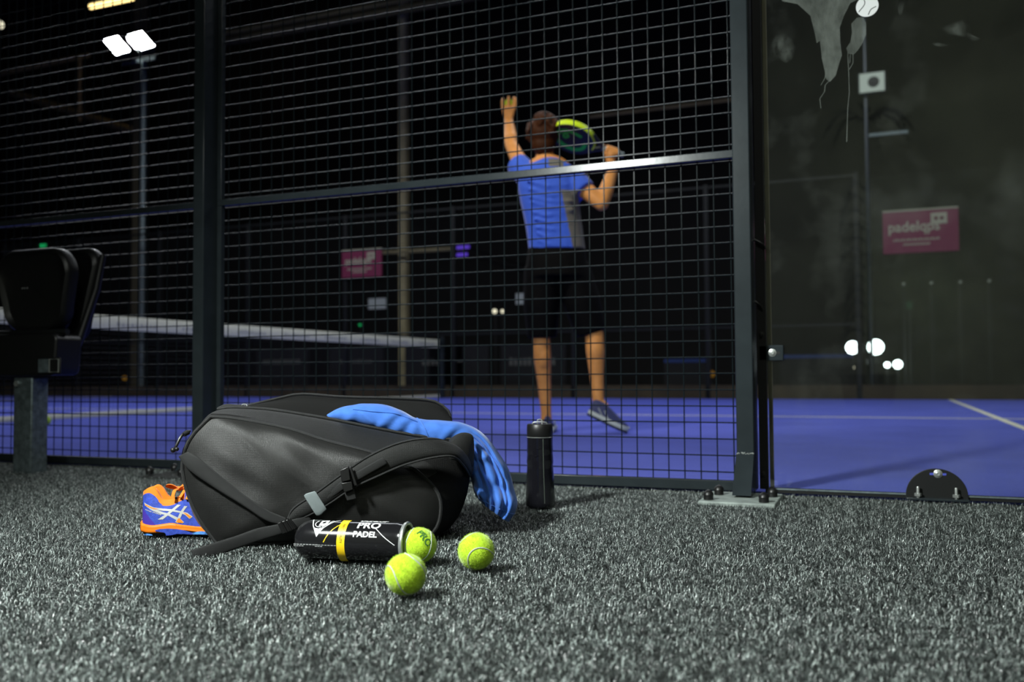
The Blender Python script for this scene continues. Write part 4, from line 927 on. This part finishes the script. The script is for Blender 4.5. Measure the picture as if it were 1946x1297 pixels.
def cxy(px_, py_): 
    xm = (px_-566)/(777-566)*LC; s = max(-1, min(1, (1026-py_)/36.5)); return xm, RC*(math.asin(s)+ANGV)
mb = MB()
x_, y_ = cxy(712, 998); wrap_text(mb, 'PRO', .0225, lambda u, v: cpt(x_+u, y_+v), 'white', 1.08, 1.0, .0006, 8)
x2_, y2_ = cxy(709, 1014); wrap_text(mb, 'PADEL', .0165, lambda u, v: cpt(x2_+u, y2_+v), 'white', 1.0, .95, .0004, 6)
x3_, y3_ = cxy(716, 990.5); wrap_text(mb, 'DUNLOP', .0135, lambda u, v: cpt(x3_+u, y3_+v+.002), 'white', 1.0, .9, .0008, 5)
note(mb.build('lettering', None, cb), 'white lettering')
mb = MB(); n = 24
for s in range(n):      # yellow band, nearly all the way round
    pass
xb0, xb1 = (656-566)/211*LC, (671-566)/211*LC; rows = []
for k in range(49):
    a_ = -PI*.55+PI*1.5*k/48; rows.append([(xb0+.0012*math.cos(a_*1.0), -(RC+.0005)*math.cos(a_), (RC+.0005)*math.sin(a_)), (xb1+.0012*math.cos(a_), -(RC+.0005)*math.cos(a_), (RC+.0005)*math.sin(a_))])
mb.grid(rows); band = note(mb.build('yellow_band', 'yellow', cb), 'yellow paper band')
mb = MB(); xm_ = (xb0+xb1)/2+.001; wrap_text(mb, 'FIRST QUALITY', .0072, lambda u, v: cpt(xm_+v, RC*R(33)-u, .0009), 'blackplastic', .80, 1.0, 0, 0); mb.build('band_lettering', None, band)
mb = MB()
def arc(P, w0, mt):      # flat line on the curved side through pixel-like points
    C_ = catmull([cxy(*p) for p in P], 6); L_ = [np.array(q) for q in C_]; A1, A2 = [], []
    for i, q in enumerate(L_):
        d_ = L_[min(i+1, len(L_)-1)]-L_[max(i-1, 0)]; d_ = np.array([-d_[1], d_[0]])/np.linalg.norm(d_)*w0; A1.append(cpt(*(q+d_))); A2.append(cpt(*(q-d_)))
    mb.grid([A1, A2], mt)
def patch(P, mt, off=.0005):
    b_ = bmesh.new(); b_.faces.new([b_.verts.new((*cxy(*p), 0)) for p in P]); bmesh.ops.triangulate(b_, faces=b_.faces[:])
    ys_ = [v.co.y for v in b_.verts]
    for c_ in np.arange(min(ys_)+.002, max(ys_), .002): bmesh.ops.bisect_plane(b_, geom=b_.verts[:]+b_.edges[:]+b_.faces[:], plane_co=(0, c_, 0), plane_no=(0, 1, 0))
    b_.verts.index_update(); mb.add([cpt(v.co.x, v.co.y, off) for v in b_.verts], [tuple(v.index for v in f.verts) for f in b_.faces], mt); b_.free()
patch([(606, 1001), (611, 1005), (618, 1006), (626, 1004), (631, 1001), (618, 1021)], 'white')
arc([(598, 990), (602, 994), (607, 1002), (612, 1008)], .0009, 'white'); arc([(651, 990), (642, 993), (635, 998), (628, 1004)], .0009, 'white'); arc([(612, 992), (609, 997), (613, 1002), (622, 1003)], .0007, 'white'); arc([(640, 991), (634, 996), (624, 1003)], .0007, 'white')
patch([(618, 992), (632, 991), (632, 996), (628, 1001), (617, 1001)], 'white'); patch([(622, 994), (628, 993), (627, 996), (621, 997)], 'can', .0009)
arc([(727, 1003), (745, 1017), (766, 1031)], .0006, 'white')
for k in range(8): x0 = 575+k*6; patch([(x0, 1034), (x0+4.5, 1034), (x0+4.5, 1035.6), (x0, 1035.6)], 'greyprint')
for k in range(4): x0 = 575+k*5; patch([(x0, 1037), (x0+4, 1037), (x0+4, 1038.2), (x0, 1038.2)], 'greyprint')
for k in range(7): x0 = 616+k*6; patch([(x0, 1034.5), (x0+4.5, 1034.5), (x0+4.5, 1035.6), (x0, 1035.6)], 'greyprint')
for k in range(3): x0 = 616+k*5; patch([(x0, 1037), (x0+4, 1037), (x0+4, 1038.2), (x0, 1038.2)], 'greyprint')
note(mb.build('winged_emblem', None, cb, smooth=False), 'white winged emblem, white line and rows of tiny print')
mb = MB(); arc([(632, 1030), (638, 1018), (647, 1006), (660, 996)], .0008, 'yellow'); note(mb.build('yellow_line', None, cb, smooth=False), 'thin curved yellow line')

# ------------------------------------------------------------------ balls
def seam_curve(rad, n=90, a=.75):
    P = []
    for k in range(n):
        t_ = 2*PI*k/n; P.append(Vector((a*math.cos(t_)+(1-a)*math.cos(3*t_), a*math.sin(t_)-(1-a)*math.sin(3*t_), 2*math.sqrt(a*(1-a))*math.sin(2*t_)))*rad)
    return P
RB = .0332
def make_ball(fuzz):
    mb = MB(); mb.ball((0, 0, 0), RB, 32)
    for k in range(fuzz):
        d_ = Vector(rng.normal(size=3)).normalized(); s_ = d_.orthogonal().normalized(); s_ = (Matrix.Rotation(random.uniform(0, 6.28), 3, d_) @ s_); l_ = random.uniform(.0010, .0034); w_ = .00016
        q = d_.cross(s_)*w_; p0 = d_*(RB-.0003); p1 = d_*(RB+l_*.5)+s_*l_*.3; p2 = d_*(RB+l_*.7)+s_*l_*.9
        mb.add([p0-q, p0+q, p1+q*.8, p1-q*.8, p2], [(0, 1, 2, 3), (3, 2, 4)])
    return mb
def tennis_ball(loc, eul, label, fuzz=4200, grp=None, src=None):
    t = thing('tennis_ball', label, 'ball', loc, 0, grp)
    if len(eul) == 9:
        tc_ = (Vector(CAM)-Vector(loc)).normalized(); r_ = Vector(right); r_ = (r_-tc_*r_.dot(tc_)).normalized(); u_ = tc_.cross(r_)
        t.rotation_euler = (Matrix((r_, u_, tc_)).transposed() @ Matrix((eul[0:3], eul[3:6], eul[6:9]))).to_euler()
    else: t.rotation_euler = eul
    if src is None: fo = make_ball(fuzz).build('felt', 'felt', t)
    else: fo = src.copy(); COL.objects.link(fo); fo.parent = t
    mb = MB(); P = seam_curve(RB+.0001); mb.tube(P, .00125, 8, closed=True); note(mb.build('seam', 'seam', t), 'grey seam'); return t, fo
def gz(px_, py_): p = on_z(px_, py_, .0335); return (p[0], p[1], .0345)
b1, felt = tennis_ball(gz(771, 1093), (.8534, -.2578, .453, .2265, -.5993, -.7678, .4694, .7579, -.453), 'yellow green tennis ball nearest the camera, in front of the tube')
b2, _ = tennis_ball(gz(905, 1049), (-.2965, -.8516, .4322, -.8911, .0839, -.4459, .3435, -.5174, -.7838), 'yellow green tennis ball lying alone to the right of the tube', src=felt)
p = Matrix.Rotation(angC, 3, 'Z') @ Vector((LC+.024, 0, 0)); b3, _ = tennis_ball((pL[0]+p.x, pL[1]+p.y, .0345), (-.6518, -.729, .2091, .1515, .145, .9778, -.7431, .669, .016), 'yellow green tennis ball half out of the open tube', src=felt)
# dark print on the ball at the tube mouth
mb = MB(); Rb = b3.rotation_euler.to_matrix().inverted(); tocam = (Vector(CAM)-Vector(b3.location)).normalized(); rt = Vector(right).normalized(); u_ = rt.cross(tocam)*-1
base_d = (tocam+rt*.42+Vector((0, 0, 1))*.55).normalized(); e1 = (rt-base_d*rt.dot(base_d)).normalized(); e1 = (Matrix.Rotation(R(-48), 3, base_d) @ e1); e2 = base_d.cross(e1)
wrap_text(mb, 'PRO', .020, lambda x, y: tuple((Rb @ (base_d+e1*x/RB+e2*y/RB).normalized())*(RB+.0006)), 'ink', 1.0, 1.0, .0006, 5)
note(mb.build('print', None, b3), 'dark green print')
p = on_z(88, 800, .034); b4, _ = tennis_ball((p[0], p[1], .034), (0, 0, 0), 'small yellow green tennis ball on the blue court behind the seat post', src=felt)

# ------------------------------------------------------------------ drinking bottle
p = on_z(1022, 966, 0); bo = thing('drinking_bottle', 'smoked black drinking bottle standing beside the bag', 'bottle', (p[0], p[1]+.02, .002), R(20))
Bp = [(0, .0), (.036, .0), (.0395, .004), (.0398, .012), (.0390, .040), (.0375, .075), (.0358, .100), (.0350, .112), (.0362, .120), (.0358, .128), (.0350, .138), (.0348, .143), (.0358, .150), (.0352, .158), (.0348, .168), (.0350, .178), (.0348, .186)]
mb = MB(); mb.lathe(Bp+[(.0330, .1862), (.0330, .178), (.0326, .143), (.0340, .10), (.0375, .03), (.0370, .006), (0, .006)], 48); mb.build('body', 'bottle', bo)
mb = MB(); mb.lathe([(.0345, .187), (.0352, .188), (.0352, .206), (.0345, .2185), (.0325, .2215), (.0, .2225)], 48); lid = mb.build('lid', 'blackplastic', bo)
mb = MB(); mb.lathe([(.0352, .1855), (.0358, .1862), (.0352, .187)], 48); note(mb.build('collar_line', 'chrome', bo), 'bright line under the lid')
mb = MB(); mb.tube(catmull([(-.020, -.012, .2215), (-.016, -.014, .226), (0, -.016, .2275), (.016, -.014, .226), (.020, -.012, .2215)], 5), .0018, 7); mb.tube(catmull([(-.006, 0, .222), (-.006, .0, .231), (0, .0, .2335), (.006, 0, .231), (.006, 0, .222)], 5), .0017, 7); note(mb.build('spout', 'chrome', lid), 'shiny clear spout and wire loop')
mb = MB(); mb.tube([(.012, -.0375, .012), (.010, -.0352, .09), (.009, -.0335, .15), (.009, -.0335, .183)], .0016, 8, squash=.5); note(mb.build('sight_line', 'straw', bo), 'faint grey upright line')
for z, (x0, x1) in ((.140, (-.020, -.004)), (.160, (-.016, .002))):
    mb = MB(); P = []
    for s in np.linspace(0, 1, 8): x = x0+(x1-x0)*s; P.append((x, -math.sqrt(.0352**2-x*x)-.0002, z-.004*math.sin(PI*s)))
    mb.tube(P, .0011, 6); note(mb.build('grip_ridge', 'bottle', bo), 'glinting moulded ridge')
# ------------------------------------------------------------------ player
PT = 5.56; rV = Vector((math.cos(YAW), -math.sin(YAW), 0)); fV = Vector((math.sin(YAW), math.cos(YAW), 0)); zV = Vector((0, 0, 1))
def J(px_, py_, dd=0): return Vector(at_depth(px_, py_, PT+dd))
BM = Matrix((rV, fV, zV)).transposed()      # columns: right, away, up
base = on_z(1085, 823, 0); pl = thing('person', 'person seen from behind in blue shirt and black shorts, left arm raised', 'person', (base[0], base[1], 0))
# body: head with face, neck, torso, arms with fingers, legs
mb = MB(); hc = J(1032.5, 258, .04)
mb.ball(hc, (.074, .092, .108), 14, M=BM); mb.ball(hc+fV*.035-zV*.05, (.056, .062, .07), 12, M=BM)
mb.cap(hc+fV*.085-zV*.005, hc+fV*.108-zV*.03, .012, .016, 8)                       # nose
for s in (-1, 1):
    mb.ball(hc+rV*s*.076-zV*.012+fV*.0, (.014, .022, .034), 8, M=BM); mb.ball(hc+rV*s*.03+fV*.078+zV*.012, (.017, .012, .012), 8, M=BM)
mb.ball(hc+fV*.083-zV*.068, (.026, .012, .010), 8, M=BM)                           # lips
mb.cap(J(1040, 318, .01), hc-zV*.07, .060, .055)
for (x_, y_, hw, hd_) in ((1042, 328, .15, .08), (1046, 360, .165, .10), (1050, 410, .15, .10), (1055, 455, .145, .10), (1057, 492, .155, .11)): mb.ball(J(x_, y_), (hw, hd_, .11), 12, M=BM)
def limb(P, rr):
    for a, b, r0, r1 in zip(P[:-1], P[1:], rr[:-1], rr[1:]): mb.cap(a, b, r0, r1, 14)
LE, LW = J(972, 277, .17), J(966.5, 229, .32); RE, RW = J(1143, 388, -.10), J(1165, 322, .0)
limb([J(1004, 334, .02), J(985, 303, .09), LE, LE*.65+LW*.35, LW], [.064, .050, .041, .044, .029]); mb.ball(LE*.75+LW*.25-fV*.004, .046, 10)
limb([J(1086, 340, 0), J(1118, 366, -.06), RE, RE*.65+RW*.35, RW], [.068, .052, .043, .046, .031])
# raised left hand, back of the hand towards us, fingers closed round a ball
hl = LW+zV*.045; bc = LW+zV*.115+fV*.030+rV*.004
for s, z_ in ((-.031, .075), (-.011, .082), (.011, .080), (.031, .072)): mb.cap(LW+zV*.01+rV*s*.45, LW+zV*z_+rV*s-fV*.006, .018, .0145, 8)
for k, (s, top_) in enumerate(((-.043, .128), (-.002, .152), (.036, .146), (.046, .126))):
    a0 = LW+zV*.074+rV*s*.85-fV*.008; a1 = bc+rV*s+zV*(top_-.128)-fV*.030+zV*.012; a2 = bc+rV*s*.9+zV*(.036+(.006 if 0 < k < 3 else 0))-fV*.004; a3 = bc+rV*s*.8+zV*.024+fV*.030
    mb.cap(a0, a1, .0125, .0115, 8); mb.cap(a1, a2, .0115, .0100, 8); mb.cap(a2, a3, .0100, .0085, 8)
mb.cap(LW+zV*.025-rV*.022, bc-rV*.043-zV*.02+fV*.01, .013, .0105, 8); mb.cap(bc-rV*.043-zV*.02+fV*.01, bc-rV*.034+zV*.008+fV*.028, .0105, .008, 8)
# right hand closed round the racket grip
G0, G1 = J(1184, 295, .0), J(1140, 281, .0); gd = (G1-G0).normalized(); gu = (zV-gd*zV.dot(gd)).normalized(); gn = gd.cross(gu)
hr = G0+gd*.075
mb.cap(RW, hr-gu*.030+gn*.01, .031, .030, 12); mb.ball(hr-gu*.020-gd*.005, .036, 10)
if gn.dot(fV) > 0: gn = -gn        # gn points towards the camera
for k in range(4):
    c_ = hr+gd*(-.036+.022*k); rr_ = .027
    P = [c_+gn*(rr_*math.cos(a))+gu*(rr_*math.sin(a)) for a in (R(-70), R(-15), R(50), R(115), R(170))]
    for i in range(4): mb.cap(P[i], P[i+1], .0105-.0007*i, .0100-.0007*i, 8)
P = [hr-gu*.025+gd*.03-gn*.01, hr+gd*.05-gn*.028+gu*.002, hr+gd*.055-gn*.012+gu*.026]
mb.cap(P[0], P[1], .0125, .011, 8); mb.cap(P[1], P[2], .011, .009, 8)
# legs
LK, LA = J(1028, 636, 0), J(1038, 786, 0); RK, RA = J(1129, 632, -.02), J(1137, 765, -.10)
limb([J(1036, 500), J(1031, 580, .01), LK, LK*.72+LA*.28, LK*.4+LA*.6, LA, LA-zV*.05], [.092, .078, .055, .056, .043, .033, .036])
limb([J(1078, 500), J(1106, 575, .01), RK, RK*.72+RA*.28, RK*.4+RA*.6, RA, RA-zV*.03+rV*.03], [.092, .080, .057, .058, .044, .034, .036])
mb.ball(LK*.70+LA*.30-fV*.022+rV*.004, (.046, .040, .085), 10, M=BM); mb.ball(RK*.70+RA*.30-fV*.022, (.048, .040, .085), 10, M=BM)
k_ = remeshed(mb, .0065, 5); k_.build('body', 'skin', pl, world=True)
# hair
mb = MB(); mb.ball(hc+zV*.016-fV*.018, (.101, .100, .106), 14, M=BM); mb.ball(hc-zV*.060-fV*.042, (.076, .058, .078), 12, M=BM)
for k in range(70):
    a = random.uniform(0, 2*PI); e_ = random.uniform(-.2, 1.4); d_ = rV*math.cos(a)*math.cos(e_)+fV*(math.sin(a)*math.cos(e_)-.15)+zV*math.sin(e_)
    if d_.dot(fV) > .45 and d_.z < .5: continue
    q = hc+zV*.022-fV*.018+rV*(d_.dot(rV)*.096)+fV*(d_.dot(fV)*.100)+zV*(d_.z*.104); mb.cap(q, q-zV*.035+rV*random.uniform(-.02, .02), .015, .007, 6)
remeshed(mb, .007, 2).build('hair', 'hair', pl, world=True)
# shirt
def ring(x0, x1, y_, dpt, dd=0, n=28, pw=.85):
    c_ = J((x0+x1)/2, y_, dd); hw = (J(x1, y_)-J(x0, y_)).length/2; out = []
    for k in range(n):
        a = 2*PI*k/n; out.append(c_+rV*hw*math.copysign(abs(math.cos(a))**pw, math.cos(a))+fV*dpt*math.copysign(abs(math.sin(a))**pw, math.sin(a)))
    return out
mb = MB(); rg = [ring(1024, 1064, 303, .062, .01), ring(1014, 1074, 309, .075), ring(994, 1090, 318, .095), ring(984, 1100, 334, .118), ring(984, 1102, 356, .13), ring(989, 1101, 384, .132), ring(995, 1103, 410, .130), ring(1000, 1107, 436, .130), ring(1003, 1110, 458, .134), ring(1005, 1113, 477, .138)]
mb.grid(rg, closed=True); mb.add(rg[0], [tuple(range(28))]); mb.add(rg[-1], [tuple(range(28))])
mb.tube([J(1006, 336, .01), J(992, 322, .05), J(983, 312, .085)], [.085, .078, .074], 20); mb.tube([J(1078, 338, 0), J(1096, 352, -.03), J(1110, 366, -.055)], [.085, .085, .080], 20)
for k in range(9):   # loose folds across the back
    y_ = 345+k*14; mb.tube([J(995+k*2+random.uniform(-4, 10), y_+random.uniform(-4, 4), -.118), J(1040+random.uniform(-10, 10), y_+9+random.uniform(-5, 5), -.130), J(1085+random.uniform(-10, 8), y_+random.uniform(-2, 14), -.118)], [.004, .011, .004], 8)
k_ = remeshed(mb, .008, 7); k_.mats = ['shirt', 'shirtgrey']; mi = []
o3 = Vector(at_depth(1065, 374, PT)); 
def tofr(v):      # back to the player's own right / up coordinates
    d_ = Vector(v)-o3; return d_.dot(rV), d_.z, d_.dot(fV)
for f in k_.f:
    cs_ = [k_.v[i] for i in f]; v = Vector((sum(c[0] for c in cs_)/len(f), sum(c[1] for c in cs_)/len(f), sum(c[2] for c in cs_)/len(f))); u, z, d_ = tofr(v)
    lo_ = .0-.20*z; hi_ = .105-.15*z
    mi.append(1 if (z < .02 and lo_ < u < hi_ and d_ < .02) or (z > .165 and abs(u+.06) < .075 and z < .22 and u > -.075) else 0)
k_.mi = mi; k_.build('shirt', None, pl, world=True)
# shorts
mb = MB(); rg = [ring(1004, 1112, 470, .130), ring(1000, 1116, 500, .145), ring(998, 1122, 530, .150)]; mb.grid(rg, closed=True); mb.add(rg[0], [tuple(range(28))]); mb.add(rg[-1], [tuple(range(28))])
mb.tube([J(1031, 510), J(1029, 580), J(1030, 642)], [.115, .112, .090], 22); mb.tube([J(1086, 510), J(1106, 575), J(1124, 634)], [.115, .115, .096], 22)
k_ = remeshed(mb, .009, 6); k_.build('shorts', 'shorts', pl, world=True)
# court shoes
def player_shoe(heel, toe, up, label):
    x = (toe-heel); L = x.length; x.normalize(); up = (up-x*up.dot(x)).normalized(); y = x.cross(up)
    st = [(0, .030, .095), (.04, .038, .108), (.25, .042, .112), (.45, .047, .092), (.65, .053, .070), (.85, .047, .054), (.97, .026, .040), (1.0, .010, .030)]
    m1 = MB(); m2 = MB(); r1, r2 = [], []
    for s, w_, h in st:
        o_ = heel+x*L*s
        r1.append([o_+y*(w_*math.cos(a))*(1 if math.sin(a) < .3 else .82)+up*(.02+(h-.02)*max(0, math.sin(a))) for a in np.linspace(-.15, PI+.15, 13)])
        r2.append([o_+y*(w_+.004)*c_+up*z_ for c_, z_ in ((-1, .036), (-1.05, .026), (-1.03, .014), (-.95, 0), (.95, 0), (1.03, .014), (1.05, .026), (1, .036))])
    m1.grid(r1, closed=True); m1.add(r1[0], [tuple(range(13))]); m1.add(r1[-1], [tuple(range(13))]); m2.grid(r2, closed=True); m2.add(r2[0], [tuple(range(8))]); m2.add(r2[-1], [tuple(range(8))]); m2.mats = ['offwhite', 'racketblack']; m2.mi = [1 if k % 8 in (2, 3, 4) and k < 56 else 0 for k in range(len(m2.f))]
    so = note(m1.build('shoe', 'navy', pl, world=True, subdiv=1), label); note(m2.build('sole', None, so, world=True), 'dark outsole under a pale midsole')
    m3 = MB()
    for sg in (-1, 1):
        for s0, s1 in ((.18, .38), (.33, .52)):
            P = [heel+x*L*(s0+(s1-s0)*t_)+y*sg*(.0435+.002*t_)+up*(.070-.045*t_) for t_ in np.linspace(0, 1, 5)]; m3.tube(P, .005, 6, squash=.5)
    m3.build('side_stripe', 'offwhite', so, world=True)
    m4 = MB(); o_ = heel+x*L*.42+up*.078
    for k in range(4): c_ = heel+x*L*(.40+.08*k)+up*(.078-.008*k); m4.tube([c_-y*.02, c_+up*.004, c_+y*.02], .003, 6)
    m4.build('laces', 'offwhite', so, world=True)
hl_ = on_z(1036, 823, 0); hl_ = Vector((hl_[0], hl_[1], .001)); player_shoe(hl_-fV*.045+rV*.012, hl_+fV*.245+rV*.03, zV, 'navy court shoe planted flat, behind the bottle')
th_ = Vector(on_z(1192, 825, 0)); player_shoe(J(1116, 788, -.12), th_+zV*.004, zV+rV*.45-fV*.15, 'navy court shoe with its heel raised')

# racket in the right hand: long axis from the butt to the tip
tip = J(1047, 246, .0); ex = (tip-G0).normalized(); ey = (zV*.47-fV*.88); ey = (ey-ex*ey.dot(ex)).normalized(); ez = ex.cross(ey)
if ez.dot(fV) > 0: ez = -ez
rk = thing('padel_racket', 'dark padel racket with lime frame and green emblem held behind the head', 'racket', tuple(G0))
RM = Matrix((ex, ey, ez)).transposed()
def rp(x, y, z=0): return tuple(RM @ Vector((x, y, z)))
LT = (tip-G0).length; cxr = LT-.145
oval = [(cxr+.145*math.cos(a)*(1 if math.cos(a) > 0 else 1.0), .125*math.sin(a)*(1-.10*math.cos(a)*0)) for a in np.linspace(0, 2*PI, 49)[:-1]]
mb = MB(); n = len(oval); rws = [[rp(cxr+(x-cxr)*s, y*s, z) for x, y in oval] for s, z in ((.02, .017), (.95, .017), (.95, -.017), (.02, -.017))]; mb.grid(rws, closed=True); mb.build('face', 'racketblack', rk)
mb = MB(); rws = [[rp(cxr+(x-cxr)*s, y*s, z) for x, y in oval] for s, z in ((.93, .0175), (.985, .019), (1.0, .012), (1.0, -.012), (.985, -.019), (.93, -.0175), (.93, .0175))]; mb.grid(rws, closed=True); mb.mats = ['lime', 'racketblack']
mb.mi = [0 if (RM.inverted() @ Vector(mb.v[f[0]])).y > -.03 else 1 for f in mb.f]; mb.build('frame', None, rk)
mb = MB()
for k in range(7):
    for q in range(5):
        x_, y_ = cxr-.075+k*.025, -.05+q*.025
        if ((x_-cxr)/.12)**2+(y_/.10)**2 < .8: mb.lathe([(.0055, 0), (.0055, .0006), (0, .0006)], 10, M=RM.to_4x4() @ Matrix.Translation((x_, y_, .0172)))
mb.build('drilled_holes', 'boarddark', rk)
mb = MB()
for P, wd_ in (([(cxr+.04, .06), (cxr+.085, .035), (cxr+.10, -.01), (cxr+.08, -.05), (cxr+.03, -.075), (cxr-.03, -.082)], .015), ([(cxr+.04, .06), (cxr-.01, .055), (cxr-.05, .045)], .010), ([(cxr+.05, -.01), (cxr+.03, .012), (cxr+.045, .030), (cxr+.06, .015), (cxr+.05, -.01)], .007), ([(cxr-.03, -.082), (cxr-.075, -.05), (cxr-.085, 0)], .013)):
    C_ = catmull(P, 5); A1, A2 = [], []
    for i, q in enumerate(C_):
        d_ = np.array(C_[min(i+1, len(C_)-1)])-np.array(C_[max(i-1, 0)]); d_ = np.array([-d_[1], d_[0]])/np.linalg.norm(d_)*wd_; A1.append(rp(*(q+d_), .0186)); A2.append(rp(*(q-d_), .0186))
    mb.grid([A1, A2])
note(mb.build('emblem', 'green', rk), 'green looping emblem')
mb = MB()
for s in (-1, 1): mb.tube([rp(.13, s*.008), rp(.17, s*.035), rp(.215, s*.080)], [.013, .013, .012], 10)
mb.build('throat', 'racketblack', rk)
mb = MB(); mb.tube([rp(-.005, 0), rp(.0, 0), rp(.135, 0), rp(.14, 0)], [.012, .0165, .0160, .012], 14); mb.build('grip', 'galv', rk)
tennis_ball(tuple(bc), (0, 0, 0), 'yellow ball gripped in the raised left hand of the player', src=felt)

# ------------------------------------------------------------------ things copied from the kinds above need no further parts
bpy.context.view_layer.update()
